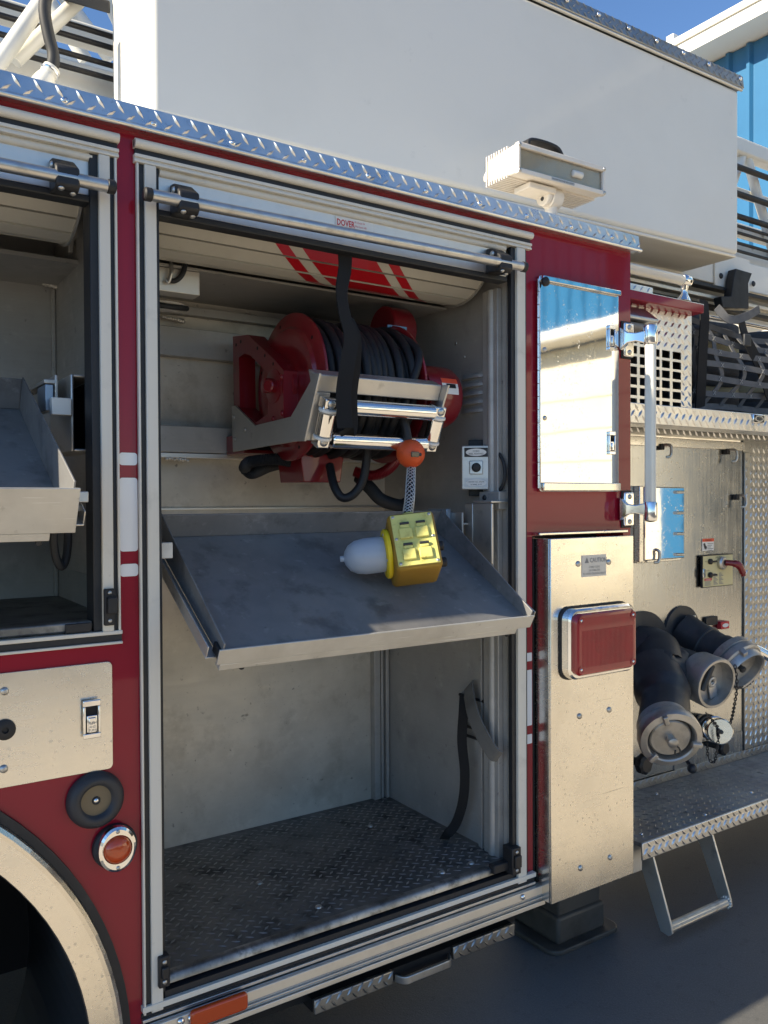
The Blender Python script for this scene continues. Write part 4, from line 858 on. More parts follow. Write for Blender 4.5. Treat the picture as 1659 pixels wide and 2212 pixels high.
# ---- shelf above the panel and header band under it
shy = .03
sz1 = P(1366, 869, Y=shy).z; sz0 = P(1366, 913, Y=shy).z
sh = pp('hose_bed_shelf', MB().box(RX, SXR, shy, shy+.008, sz0, sz1).box(RX, SXR, shy+.0082, 1.2, sz1-.012, sz1-.001).box(RX, SXR, shy+.0082, shy+.10, sz0, sz0+.006), 'diamond', bev=.002, label='diamond plate shelf edge under the hose bed')
pp('tread_pattern', MB().treads((RX, shy, sz0+.004), (1,0,0), (0,0,1), SXR-RX, sz1-sz0, (0,-1,0), row=.0175, colp=.036, a=.015, b=.0056, h=.0036, ang=52), 'diamond', sh, kind='stuff')
c = P(1636, 905, Y=shy); bd = pp('badge', MB().box(c.x-.034, c.x+.034, shy-.007, shy-.0003, c.z-.016, c.z+.016), 'chrome', sh, bev=.003)
mb = MB(); el = lambda a, b, yy: [V((c.x+a*math.cos(2*math.pi*i/24), yy, c.z+b*math.sin(2*math.pi*i/24))) for i in range(24)]
A, B = el(.026, .011, shy-.009), el(.021, .0075, shy-.009)
for i in range(24): mb.quad(A[i], A[(i+1) % 24], B[(i+1) % 24], B[i])
pp('badge_ring', mb, 'satin', sh, smooth=0)
hb = pp('header_band', MB().box(RX, SXR, .20, .208, pz1+.006, sz0+.03), 'diamond_dull', smooth=0, label='diamond plate band between shelf and pump panel')
pp('tread_pattern', MB().treads((RX, .20, pz1+.004), (1,0,0), (0,0,1), SXR-RX, sz0+.03-pz1, (0,-1,0), row=.0175, colp=.036, a=.0145, b=.0054, h=.0034, ang=52), 'diamond', hb, kind='stuff')
pp('shelf_underside', MB().box(RX, SXR, .208, PY, pz1+.010, pz1+.014), 'diamond_dull', smooth=0)
# ---- perforated diamond plate beside the hose bed
gy = .10; gx1 = P(1494, 760, Y=gy).x
cols = [(P(a, 800, Y=gy).x, P(b, 800, Y=gy).x) for a, b in ((1362, 1376), (1382, 1395), (1410, 1425), (1430, 1447), (1453, 1471))]
def zr(y): return P(1462, y, Y=gy).z
rows = [(zr(1207*.3333+470+a_*.3333), 0) for a_ in ()]
rws = [(zr(y0_), zr(y1_)) for y0_, y1_ in ((869, 885), (869-22.2, 885-22.2), (825, 841), (803.5, 819.5), (782, 798), (760.5, 776.5), (739, 755), (717.5, 733))]
rws = [(min(a, b), max(a, b)) for a, b in rws]; rws.sort(); cols.sort()
gtop = P(1362, 640, Y=gy).z
mb = MB(); gx0 = RX
xe_ = [gx0]+[v for c_ in cols for v in (max(c_[0], gx0+.002), c_[1])]+[gx1]
ze_ = [sz1-.02]+[v for c_ in rws[:7] for v in c_]+[gtop]
for i in range(len(xe_)-1):
    for j in range(len(ze_)-1):
        if i % 2 == 1 and j % 2 == 1 and not (j == 13 and i > 3): continue
        mb.box(xe_[i], xe_[i+1], gy, gy+.006, ze_[j], ze_[j+1])
gp = pp('vented_plate', mb, 'diamond', smooth=0, label='perforated diamond plate with square holes beside the hose bed')
inhole = lambda x, z: any(c0-.006 < gx0+x < c1+.006 for c0, c1 in cols) and any(r0_-.006 < ze_[0]+z < r1_+.006 for r0_, r1_ in rws[:6])
pp('tread_pattern', MB().treads((gx0, gy, ze_[0]), (1,0,0), (0,0,1), gx1-gx0-.005, gtop-ze_[0], (0,-1,0), row=.0175, colp=.036, a=.014, b=.0052, h=.0036, ang=45, mask=lambda x, z: not inhole(x, z)), 'diamond', gp, kind='stuff')
pp('vent_backing', MB().box(gx0, gx1, gy+.12, gy+.13, ze_[0], gtop), 'dark', smooth=0)
pp('plate_return', MB().box(gx1-.006, gx1, gy+.0062, .9, ze_[0], gtop), 'diamond_dull', gp, smooth=0)
# red capping rail
ra, rb_ = P(1360, 626, Y=.045), P(1521, 661, Y=.045); zc0 = P(1360, 645, Y=.045).z
cr_ = pp('red_capping', MB().box(RX, rb_.x, .045, .14, zc0, zc0+.030), 'red', bev=.003, label='red capping rail above the perforated plate')
pp('capping_top', MB().box(RX, rb_.x+.02, .06, .60, zc0+.0305, zc0+.036), 'diamond', cr_, smooth=0)
bk = pp('diamond_upstand', MB().box(RX, gx1-.08, .20, .206, zc0+.036, zc0+.11), 'diamond', smooth=0)
pp('tread_pattern', MB().treads((RX, .20, zc0+.036), (1,0,0), (0,0,1), gx1-.08-RX, .075, (0,-1,0), row=.0175, colp=.036, a=.014, b=.0044, h=.0024), 'diamond', bk, kind='stuff')
# step light hood
h0 = P(1362, 655, Y=.06)
hz1, hz0 = P(1380, 658, Y=.07).z, P(1380, 716, Y=.07).z; hx1 = P(1418, 690, Y=.07).x
hl = pp('step_lamp', MB().prism([(RX+.001, gy-.0005, hz1), (RX+.001, gy-.055, hz1-.045), (RX+.001, gy-.055, hz1-.055), (RX+.001, gy-.0005, hz1-.060)], (hx1-RX-.02, 0, 0)), 'satin', bev=.003, label='dark hooded step lamp above the vent holes')
pp('lens', MB().box(RX+.004, hx1-.045, gy-.045, gy-.0008, hz0+.004, hz1-.061), 'ink_grey', hl, bev=.010, seg=3)
# horizontal grab rail with stanchion
q0, q1 = P(1362, 580, Y=.07), P(1478, 607, Y=.07)
hr = pp('grab_rail', knurl((RX-.3, .07, q0.z), (q1.x, .07, q0.z), .0165), 'grab', smooth=20, label='ribbed horizontal grab rail above the hose bed')
pp('end_socket', MB().rev([(.0185, 0), (.021, .004), (.021, .032), (.018, .038), (0, .040)], (q1.x-.015, .07, q0.z), (1,0,0), 24), 'chrome', hr)
zb_ = zc0+.037
mb = MB(); k0 = 0
for t, wx, wy in ((q0.z, .019, .014), (q0.z-.03, .014, .010), ((q0.z+zb_)/2, .011, .008), (zb_+.02, .016, .012), (zb_, .036, .018)):
    off = (q0.z-t)*.10
    for i in range(14): a = 2*math.pi*i/14; mb.v.append(V((q1.x+.004-off+wx*math.cos(a), .07+wy*math.sin(a), t)))
for j in range(4):
    for i in range(14): mb.f.append((j*14+i, j*14+(i+1) % 14, j*14+14+(i+1) % 14, j*14+14+i))
mb.f.append(tuple(range(56, 70)))
pp('stanchion', mb, 'chrome', hr, smooth=70)
# ---- discharge fittings
def fit(x, y, Y): return P(x, y, Y=Y)
# big gated siamese: base from the panel, trunk, two mouths
B0 = P(1385, 1425, Y=PY); B0.x = max(B0.x, RX+.12)
M1 = P(1543, 1475, Y=.035); M2 = P(1447, 1592, Y=-.035)
k1 = P(1436, 1458, Y=.17)
d1_ = V((-.12, -.97, -.16)).normalized(); d2_ = V((-.52, -.78, -.34)).normalized()
f1 = pp('suction_inlet', MB().tube(cr([B0+V((-.02, .0, .03)), B0+V((0, -.06, .02)), k1+V((-.02, 0, 0)), M1-d1_*.15+V((-.01, 0, .0)), M1-d1_*.078], 7), [.100]*8+[.096]*7+[.084]*7+[.074]*7, 32), 'fitting', smooth=60, label='black siamese inlet with one open mouth and one capped mouth')
pp('branch', MB().tube(cr([k1+V((-.03, .03, .02)), k1.lerp(M2-d2_*.06, .5), M2-d2_*.06, M2-d2_*.005], 6), [.092]*6+[.080]*6+[.080]*7, 32), 'fitting', f1, smooth=60)
pp('base_flange', MB().rev([(.150, 0), (.150, .010), (.12, .014), (0, .014)], (B0.x, PY, B0.z+.03), (0,-1,0), 40), 'fitting', f1)
d1 = V((-.12, -.97, -.16)).normalized()
o = M1-d1*.03
pp('mouth_ring', MB().rev([(.083, -.05), (.088, -.04), (.090, .035), (.087, .042), (.078, .042), (.076, -.005), (.076, -.03)], o, d1, 44, False), 'cast', f1, smooth=40)
pp('mouth_plate', MB().rev([(.077, 0), (0, .001)], o-d1*.004, d1, 40, False), 'cast', f1)
a = V((-.35, 0, .94)); a = (a-d1*a.dot(d1)).normalized(); b = d1.cross(a)
pp('valve_pin', MB().rod(o+d1*.012+a*.055-b*.02, o+d1*.014-a*.015+b*.045, .011, 14), 'fitting', f1)
pp('valve_boss', MB().torus(o+d1*.006-b*.012-a*.012, d1, .014, .007, 20, 8), 'cast', f1)
pp('valve_flap', MB().obox(o+d1*.004-a*.045-b*.012, b*.017, a*.030, d1*.003), 'satin', f1, bev=.002)
# capped mouth: storz cap
d2 = V((-.52, -.78, -.34)).normalized(); o = M2+d2*.0
c2 = pp('storz_cap', MB().rev([(r_*.82, t_) for r_, t_ in ((.098, -.075), (.104, -.070), (.106, -.045), (.099, -.040), (.113, -.036), (.120, -.020), (.122, .006), (.118, .016), (.096, .020), (.091, .016), (.088, -.010), (.080, -.014), (.079, .004), (.074, .008), (0, .008))], o, d2, 56), 'cast', smooth=32, label='large round cast cap on the lower inlet mouth')
a = V((0, 0, 1)); a = (a-d2*a.dot(d2)).normalized(); b = d2.cross(a)
for q in (70, 190, 310):
    e = a*math.sin(rad(q))+b*math.cos(rad(q)); pp('cap_lug', MB().obox(o+e*.081+d2*.022, e*.016, d2.cross(e)*.008, d2*.008), 'cast', c2, bev=.003)
pp('centre_knob', MB().rev([(.014, 0), (.014, .012), (.017, .015), (.017, .026), (.012, .030), (0, .031)], o+d2*.008, d2, 24), 'cast', c2)
h_ = o+d2*.016; pp('cap_hook', MB().tube(cr([h_+b*.012, h_-a*.022-b*.022+d2*.008, h_-a*.046-b*.030+d2*.006, h_-a*.050-b*.016+d2*.006, h_-a*.034-b*.014+d2*.006], 6), .0028, 8), 'fitting', c2)
# second outlet with cap
C0 = P(1475, 1372, Y=PY); M3 = P(1588, 1432, Y=.10)
f2 = pp('discharge_outlet', MB().tube(cr([C0+V((-.01, .0, .02)), C0.lerp(M3, .35)+V((0, 0, .006)), C0.lerp(M3, .7), M3], 7), [.072]*7+[.074]*7+[.080]*8, 30), 'fitting', smooth=60, label='black discharge outlet closed by a silver cap on a chain')
pp('base_flange', MB().rev([(.105, 0), (.105, .008), (.07, .012), (0, .012)], (C0.x-.01, PY, C0.z+.01), (0,-1,0), 36), 'fitting', f2)
pp('collar', MB().torus(C0.lerp(M3, .45), M3-C0, .077, .006, 30, 8), 'fitting', f2)
pp('drain_stub', MB().cyl(C0.lerp(M3, .25)+V((-.03, -.05, -.05)), C0.lerp(M3, .12)+V((-.075, -.075, -.085)), .020, n=16), 'fitting', f2)
d3 = V((-.06, -.86, -.50)).normalized(); o = M3+d3*.0
pp('storz_cap', MB().rev([(.083, -.045), (.092, -.040), (.095, -.015), (.088, -.010), (.098, -.004), (.100, .020), (.094, .026), (.088, .026), (.086, .050), (.082, .056), (.076, .052), (.074, .022), (.060, .018), (0, .016)], o, d3, 48), 'cast', f2, smooth=32)
a = V((0, 0, 1)); a = (a-d3*a.dot(d3)).normalized(); b = d3.cross(a)
for q in (60, 180, 300):
    e = a*math.sin(rad(q))+b*math.cos(rad(q)); pp('cap_lug', MB().obox(o+e*.092+d3*.034, e*.012, d3.cross(e)*.010, d3*.012), 'cast', f2, bev=.003)
pp('cap_stud', MB().rev([(.010, 0), (.010, .014), (.013, .018), (.011, .026), (0, .028)], o+d3*.017, d3, 16), 'fitting', f2)
c = P(1652, 1420, Y=.10); pp('chrome_handle', MB().tube(cr([c+V((-.07, .06, .05)), c+V((-.02, .03, .03)), c+V((.03, .0, .0))], 6), [.012]*6+[.020]*7, 16), 'chrome')
# small capped outlet
D0 = P(1519, 1560, Y=PY); M4 = P(1552, 1578, Y=.16)
f3 = pp('drain_outlet', MB().rev([(.034, 0), (.034, .07), (.046, .075), (.046, .095), (.041, .10), (.041, .125)], D0+V((-.01, 0, .0)), (M4-D0), 28), 'fitting', smooth=40, label='small black outlet with a bright chrome cap')
d4 = (M4-D0).normalized(); o = M4+d4*.02
pp('chrome_collar', MB().torus(o-d4*.055, d4, .043, .005, 28, 8), 'chrome', f3)
pp('cap', MB().rev([(.047, -.03), (.048, 0), (.044, .004), (0, .004)], o, d4, 32), 'stainless', f3)
pp('cap_stud', MB().rev([(.008, 0), (.008, .010), (0, .012)], o+d4*.004, d4, 14).obox(o+d4*.006+V((-.012, 0, -.002)), V((.004, 0, 0)), V((0, .002, 0)), V((0, 0, .016))), 'fitting', f3)
# chains: links alternate
def chain(pts, name='chain', pitch=.013, r=.0020, mt='satin', parent=None):
    path = cr(pts, 14); L = [0]
    for a, b in zip(path, path[1:]): L.append(L[-1]+(b-a).length)
    mb = MB(); t = 0; i = 0
    while t < L[-1]:
        j = max(k for k in range(len(L)) if L[k] <= t); j = min(j, len(path)-2); p = path[j].lerp(path[j+1], (t-L[j])/max(1e-6, L[j+1]-L[j])); d = (path[j+1]-path[j]).normalized()
        s_ = d.orthogonal().normalized(); s_ = s_ if i % 2 else d.cross(s_)
        mb.tube([p+d*(.0085*math.cos(q))+s_*(.0045*math.sin(q)) for q in [2*math.pi*k/10 for k in range(10)]], r, 5, True); t += pitch; i += 1
    pp(name, mb, mt, parent, smooth=60)
chain([o_ for o_ in (P(1588, 1441, Y=.03), P(1592, 1480, Y=.03), P(1587, 1520, Y=.06), P(1578, 1560, Y=.12), P(1560, 1582, Y=.15), P(1545, 1563, Y=.14), P(1525, 1540, Y=.12))], parent=f2, mt='fitting')
chain([P(1640, 1432, Y=.10), P(1625, 1470, Y=.10), P(1600, 1485, Y=.09), P(1572, 1478, Y=.08)], parent=f2, mt='fitting', pitch=.011)
chain([P(1553, 1580, Y=.12), P(1550, 1610, Y=.13), P(1543, 1645, Y=.15), P(1530, 1635, Y=.18), P(1527, 1590, Y=.22)], parent=f3, mt='fitting', pitch=.011, r=.0016)
# label tags above the outlets, knobs, lever
for d, yy, mt in ((1490, 1338, 'label_white'), (1562, 1350, 'label_red')):
    c = P(d, yy, Y=PY-.012); tg = pp('outlet_tag', MB().box(c.x-.028, c.x+.028, PY-.022, PY-.0005, c.z-.015, c.z+.015), 'satin' if mt == 'label_white' else 'label_red', bev=.003)
    pp('tag_oval', MB().prism([(c.x+.020*math.cos(t), PY-.0235, c.z+.008*math.sin(t)) for t in [2*math.pi*i/20 for i in range(20)]], (0, .001, 0)), 'label_white', tg, smooth=0)
boxpart('outlet_slot', T, 'black', P(1520, 1332, Y=PY).x, P(1545, 1332, Y=PY).x, PY-.012, PY-.0005, P(1530, 1350, Y=PY).z, P(1530, 1332, Y=PY).z)
def knob(x, y, Y, r=.030):
    c = P(x, y, Y=Y); mb = MB(); n = 40
    ring = lambda rr, yy, am: [V((c.x+(rr+am*math.cos(8*2*math.pi*i/n))*math.cos(2*math.pi*i/n), yy, c.z+(rr+am*math.cos(8*2*math.pi*i/n))*math.sin(2*math.pi*i/n))) for i in range(n)]
    rs = [ring(r*.4, PY-.001, 0), ring(r*.4, Y+.012, 0), ring(r*.95, Y+.010, .0015), ring(r, Y, .002), ring(r*.95, Y-.012, .002), ring(r*.7, Y-.018, .0005)]
    for A, B in zip(rs, rs[1:]):
        for i in range(n): j = (i+1) % n; mb.quad(A[i], A[j], B[j], B[i])
    mb.poly(rs[-1]); pp('control_knob', mb, 'black', smooth=50)
knob(1390, 1650, .22, .036); knob(1560, 1615, .24, .028)
c = P(1495, 1660, Y=.20); pp('valve_lever', MB().rod(P(1470, 1622, Y=.28), c, .007, 12).ball(c, .018, 16, 10), 'fitting')
# ================================================================== upper white storage box
by = .30; bx0, bx1 = P(328, 200, Y=by).x, P(1596, 400, Y=by).x
zl0, zr0_ = P(330, 246, Y=by).z, P(1592, 548, Y=by).z; zl1, zr1_ = 3.035, P(1597, 196, Y=by).z
bd_ = .34
ub = pp('upper_storage_box', MB().hexa([(bx0,by,zl0),(bx1,by,zr0_),(bx1,by+bd_,zr0_),(bx0,by+bd_,zl0),(bx0,by,zl1),(bx1,by,zr1_),(bx1,by+bd_,zr1_),(bx0,by+bd_,zl1)]), 'box_white', bev=.016, seg=4, smooth=40, label='long glossy white storage box above the truck body')
pp('lower_flange', MB().hexa([(bx0+.02,by+.006,zl0-.014),(bx1-.006,by+.006,zr0_-.014),(bx1-.006,by+bd_-.02,zr0_-.014),(bx0+.02,by+bd_-.02,zl0-.014),(bx0+.02,by+.006,zl0-.0003),(bx1-.006,by+.006,zr0_-.0003),(bx1-.006,by+bd_-.02,zr0_-.0003),(bx0+.02,by+bd_-.02,zl0-.0003)]), 'box_white', ub, bev=.006)
pp('lid', MB().hexa([(bx0,by-.012,zl1+.008),(bx1+.02,by-.012,zr1_+.008),(bx1+.02,by+bd_,zr1_+.008),(bx0,by+bd_,zl1+.008),(bx0,by-.006,zl1+.060),(bx1+.02,by-.006,zr1_+.060),(bx1+.02,by+bd_,zr1_+.060),(bx0,by+bd_,zl1+.060)]), 'diamond_dull', ub, bev=.004)
pp('lid_hinge', MB().cyl((bx0, by-.005, zl1+.002), (bx1+.01, by-.005, zr1_+.002), .006, n=10), 'anod', ub)
dz = (zr1_-zl1)/(bx1-bx0); uu = V((1, 0, dz)).normalized(); vv_ = V((0, .006, .052)).normalized()
pp('tread_pattern', MB().treads((bx0, by-.0125, zl1+.010), uu, vv_, bx1-bx0+.01, .052, (0,-1,.1), row=.0165, colp=.036, a=.0125, b=.0038, h=.0022), 'diamond_dull', ub, kind='stuff')
x = bx1
for i in range(14): x = bx1-.01-i*.155-(.05 if i else 0); screw(ub, (x, by-.012, zl1+dz*(x-bx0)+.040), (0,-1,.1), .009, 'chrome')
pp('box_pedestal', MB().box(bx0+.25, bx0+.75, by+.05, by+.30, 2.187, zl0-.016), 'box_white', smooth=0)
pp('box_pedestal', MB().box(bx1-1.9, bx1-1.2, by+.05, by+.30, 2.187, zl0-.006), 'box_white', smooth=0)
for d, yy in ((357, 248), (1098, 446)): pp('drain_hole', MB().rev([(.009, 0), (.009, -.0006)], P(d, yy, Z=zl0-.0146), (0,0,1), 14), 'dark', ub)
# ================================================================== aerial ladder
AL = thing('aerial_ladder', (1.5, 1.1, 2.19), 'white lattice aerial ladder with steel cables lying along the truck roof', 'ladder')
def al(name, mb, mt, **k): return build(name, mb, mt, AL, **k)
LXa, LXb = -1.2, 6.2
for Y in (.74, 1.75):
    al('lower_rail', MB().box(LXa, LXb, Y, Y+.09, 2.30, 2.635), 'ladder', bev=.01)
    al('upper_rail', MB().box(LXa, LXb, Y, Y+.07, 3.12, 3.20), 'ladder', bev=.012)
    x = LXa+.1; i = 0
    while x < LXb-.6:
        if not (bx0+.05 < x+.2 < bx1-.35) or Y > 1:
            al('lattice_tube', MB().cyl((x, Y+.035, 2.57), (x+.30, Y+.035, 3.13), .024, n=14), 'ladder'); al('lattice_tube', MB().cyl((x+.34, Y+.035, 3.13), (x+.64, Y+.035, 2.57), .024, n=14), 'ladder')
        x += .66; i += 1
al('inner_rail', MB().box(LXa, LXb, 1.02, 1.08, 2.62, 2.80).box(LXa, LXb, 1.50, 1.56, 2.62, 2.84).box(LXa, LXb, 1.02, 1.08, 2.87, 2.93), 'ladder', bev=.008)
for Y, z in ((.70, 2.732), (.70, 2.700), (.70, 2.650), (.70, 2.612)): al('cable', MB().cyl((LXa, Y, z), (LXb, Y, z), .0075, n=10), 'black')
for z in (2.79, 2.90, 3.03): al('cable', MB().cyl((2.9, .72, z), (LXb, .72, z), .014, n=10), 'black')
for z in (2.66, 2.76, 2.95): al('mid_rail', MB().box(3.0, LXb, .80, .84, z, z+.035), 'ladder', bev=.004)
x = LXa+.2
while x < LXb: al('rung', MB().cyl((x, .82, 2.50), (x, 1.76, 2.50), .018, n=12), 'ladder'); x += .36
for x in (3.62, 3.95, 4.3):
    for z in (2.97, 2.68): screw(AL, (x, .80, z+.017), (0,-1,0), .012, 'satin', 'bolt')
# near-left tubes, as they stand in the photograph
for a, b, r, Y in (((2, 130), (84, 12), .021, .62), ((52, 112), (152, 18), .020, .66)):
    al('lattice_tube', MB().cyl(P(*a, Y=Y+.03)+(P(*a, Y=Y+.03)-P(*b, Y=Y+.03))*.2, P(*b, Y=Y+.03)+(P(*b, Y=Y+.03)-P(*a, Y=Y+.03))*.35, r, n=18), 'ladder')
for a, b in (((110, 10), (185, 130)), ((155, 15), (240, 130))):
    al('lattice_tube', MB().cyl(P(*a, Y=1.3)+(P(*a, Y=1.3)-P(*b, Y=1.3))*.3, P(*b, Y=1.3), .024, n=16), 'ladder')
# hydraulic conduit with its fitting
hp = cr([P(104, -30, Y=.58), P(97, 10, Y=.58), P(98, 40, Y=.58), P(106, 80, Y=.58), P(115, 115, Y=.58), P(114, 140, Y=.58), P(106, 158, Y=.58)], 8)
al('hydraulic_hose', MB().tube(hp, .0155, 14), 'rubber')
f0, f1_ = P(112, 148, Y=.58), P(80, 200, Y=.58); dd = (f1_-f0).normalized()
al('hose_fitting', MB().rev([(.022, 0), (.022, .018), (.019, .020), (.019, .026), (.023, .028), (.026, .04), (.030, .07), (.030, .16)], f0, dd, 24), 'ladder')
al('fitting_band', MB().torus(f0+dd*.012, dd, .022, .004, 24, 8), 'chrome')
bk0 = P(200, 18, Y=.62); al('end_bracket', MB().hexa([P(135, 0, Y=.62), P(238, 30, Y=.62), P(238, 30, Y=.72), P(135, 0, Y=.72), P(135, -25, Y=.62), P(238, 2, Y=.62), P(238, 2, Y=.72), P(135, -25, Y=.72)]), 'seal', bev=.004)
# bolted beam end and black hanger to the right
bz0, bz1 = 2.37, 2.50
bb = pp('support_beam', MB().box(2.35, 5.2, .56, .70, bz0, bz1), 'box_white', bev=.004)
pp('beam_plate', MB().box(P(1545, 610, Y=.55).x, P(1545, 610, Y=.55).x+.26, .55, .5595, bz0-.012, bz1+.01), 'box_white', bb, bev=.002)
for d, yy in ((1557, 596), (1627, 613)): screw(bb, P(d, yy, Y=.549), (0,-1,0), .013, 'fitting', 'bolt')
for k, z in enumerate((2.24, 2.27, 2.30, 2.335)): pp('track_rail', MB().box(RX+.1, 5.2, .62-.03*k, .66-.03*k, z, z+.016), 'seal' if k % 2 else 'anod', bev=.002)
m0 = P(1590, 600, Y=.50)
pp('black_hanger', MB().prism([P(1562, 665, Y=.50), P(1558, 640, Y=.50), P(1580, 640, Y=.50), P(1585, 602, Y=.50), P(1590, 580, Y=.50), P(1625, 590, Y=.50), P(1617, 612, Y=.50), P(1618, 668, Y=.50)], (0, .04, 0)), 'black', bev=.003)
# ================================================================== floodlight on the roof edge
FLs = P(1185, 455, Y=.02)
FL = thing('floodlight', (FLs.x, .03, 2.20), 'cream floodlight with a black handle on a swivel mount at the roof edge', 'floodlight')
# housing axes: u along the lamp, v depth (front to back), w up; tipped a little
fA, fB, fC, fD = P(1116, 308, Y=-.03), P(1303, 364, Y=-.03), P(1303, 430, Y=-.03), P(1116, 372, Y=-.03)
u_ = (fB-fA); Lf = u_.length; u_.normalize(); up_ = (fA-fD); Hf = up_.length; up_.normalize(); v_ = up_.cross(u_).normalized()*-1
if v_.y < 0: v_ = -v_
fo = fD.copy(); F = lambda a, b, c: fo+u_*a+v_*b+up_*c
dep = .115
hs = build('housing', MB().hexa([F(0,.008,0),F(Lf,.008,0),F(Lf,dep,.008),F(0,dep,.008),F(0,.008,Hf),F(Lf,.008,Hf),F(Lf,dep,Hf-.010),F(0,dep,Hf-.010)]), 'lamp_white', FL, bev=.004)
build('rear_taper', MB().hexa([F(.004,dep+.0003,.012),F(Lf-.004,dep+.0003,.012),F(Lf-.01,dep+.035,.024),F(.01,dep+.035,.024),F(.004,dep+.0003,Hf-.014),F(Lf-.004,dep+.0003,Hf-.014),F(Lf-.01,dep+.035,Hf-.04),F(.01,dep+.035,Hf-.04)]), 'lamp_white', FL, bev=.004)
for i in range(9): build('cooling_fin', MB().hexa([F(-.003,.035+i*.0105,-.003),F(Lf+.003,.035+i*.0105,-.003),F(Lf+.003,.039+i*.0105,-.003),F(-.003,.039+i*.0105,-.003),F(-.003,.035+i*.0105,Hf+.003),F(Lf+.003,.035+i*.0105,Hf+.003),F(Lf+.003,.039+i*.0105,Hf+.003),F(-.003,.039+i*.0105,Hf+.003)]), 'lamp_white', FL, bev=.001)
for nm, a0, a1, c0, c1 in (('frame_bar', 0, Lf, Hf-.012, Hf+.002), ('frame_bar', 0, Lf, -.002, .012), ('frame_bar', 0, .008, .0122, Hf-.0122), ('frame_bar', Lf-.008, Lf, .0122, Hf-.0122)):
    build(nm, MB().hexa([F(a0,-.008,c0),F(a1,-.008,c0),F(a1,.0075,c0),F(a0,.0075,c0),F(a0,-.008,c1),F(a1,-.008,c1),F(a1,.0075,c1),F(a0,.0075,c1)]), 'lamp_white', FL, bev=.002)
build('glass', MB().hexa([F(.008,.0,.012),F(Lf-.008,.0,.012),F(Lf-.008,.003,.012),F(.008,.003,.012),F(.008,.0,Hf-.012),F(Lf-.008,.0,Hf-.012),F(Lf-.008,.003,Hf-.012),F(.008,.003,Hf-.012)]), 'lit_glass', FL, smooth=0)
build('reflector', MB().hexa([F(.010,.0045,.014),F(Lf-.010,.0045,.014),F(Lf-.010,.0070,.014),F(.010,.0070,.014),F(.010,.0045,Hf-.014),F(Lf-.010,.0045,Hf-.014),F(Lf-.010,.0070,Hf-.014),F(.010,.0070,Hf-.014)]), 'reflector', FL, smooth=0)
build('lamp_tube', MB().rod(F(Lf*.62, .0, Hf*.5), F(Lf*.74, .0, Hf*.5), .010, 12), 'label_white', FL)
build('sticker', MB().hexa([F(Lf*.36,-.0088,.001),F(Lf*.62,-.0088,.001),F(Lf*.62,-.0082,.001),F(Lf*.36,-.0082,.001),F(Lf*.36,-.0088,.010),F(Lf*.62,-.0088,.010),F(Lf*.62,-.0082,.010),F(Lf*.36,-.0082,.010)]), 'label_silver', FL, smooth=0)
text('MAXIMUM WATTAGE 500W QUARTZ', F(Lf*.365, -.0092, .003), u_, up_, .0065, 'ink', FL, sx=.8)
for a in (.004, Lf-.004):
    for c in (.005, Hf-.005): screw(FL, F(a, -.0085, c), -v_, .0055, 'satin')
hpth = [F(Lf*.14, .022, Hf), F(Lf*.19, .022, Hf+.026), F(Lf*.46, .022, Hf+.026), F(Lf*.55, .022, Hf)]
build('handle', MB().ribbon(cr(hpth, 5), v_, .034, .010), 'black', FL, bev=.003)
cb = F(Lf*.36, .055, 0)
build('yoke', MB().hexa([F(Lf*.20,.02,-.020),F(Lf*.50,.02,-.020),F(Lf*.50,.085,-.020),F(Lf*.20,.085,-.020),F(Lf*.20,.02,-.0035),F(Lf*.50,.02,-.0035),F(Lf*.50,.085,-.0035),F(Lf*.20,.085,-.0035)]), 'lamp_white', FL, bev=.003)
kc = P(1188, 428, Y=.025)
build('knuckle', MB().rod(kc+V((.030, 0, 0)), kc+V((-.012, 0, 0)), .030, 24), 'lamp_white', FL)
kn = build('knuckle_cap', MB().rod(kc+V((-.0125, 0, 0)), kc+V((-.030, 0, 0)), .027, 24), 'lamp_white', FL)
for z in (.010, -.008): screw(FL, kc+V((-.030, 0, z)), (-1,0,0), .006, 'fitting')
zb_ = 2.187
build('mount_post', MB().rev([(.034, 0), (.034, .006), (.026, .010), (.022, .018), (.018, .022), (.018, kc.z-zb_-.03), (.024, kc.z-zb_-.01)], (kc.x+.010, .03, zb_), (0,0,1), 24), 'lamp_white', FL)
build('mount_ring', MB().torus((kc.x+.010, .03, zb_+.016), (0,0,1), .020, .006, 24, 8), 'satin', FL)
# ================================================================== hose load and cargo net
ny = .17
HB = thing('hose_load', (3.1, .4, sz1), 'dark fire hose packed into the hose bed behind the net', 'hose')
nx0, nx1, nz0, nz1 = gx1+.02, SXR, sz1, P(1560, 690, Y=ny).z
for k in range(9):                                        # folded hose bights, each a fold of its own
    zc = nz0+.035+k*.040; ph = random.uniform(-.04, .04)
    pth = cr([(nx0+.16+ph, .85, zc), (nx0+.12+ph, .45, zc+.003), (nx0+.13+ph, .28+ph*.6, zc), (nx0+.30+ph, .22+ph, zc-.004), (nx0+.48, .27, zc), (nx0+.55, .5, zc), (nx0+.55, .85, zc)], 6)
    build('hose_fold', MB().ribbon(pth, V((0, 0, 1)), .050, .034), 'hose_tan' if k in (2, 6) else 'hose', HB, bev=.014, seg=3)
for k in range(9):
    zc = nz0+.035+k*.040; ph = random.uniform(-.04, .04)
    pth = cr([(nx0+.64, .85, zc), (nx0+.62, .42, zc), (nx0+.70, .25+ph*.5, zc), (nx0+.85, .23, zc), (nx0+.95, .42, zc), (nx0+.98, .85, zc)], 6)
    build('hose_fold', MB().ribbon(pth, V((0, 0, 1)), .050, .034), 'hose_tan' if k in (0, 3) else 'hose', HB, bev=.014, seg=3)
pp('hose_bed_back', MB().box(nx0, SXR, .88, .90, sz1, 2.3), 'dark', smooth=0)
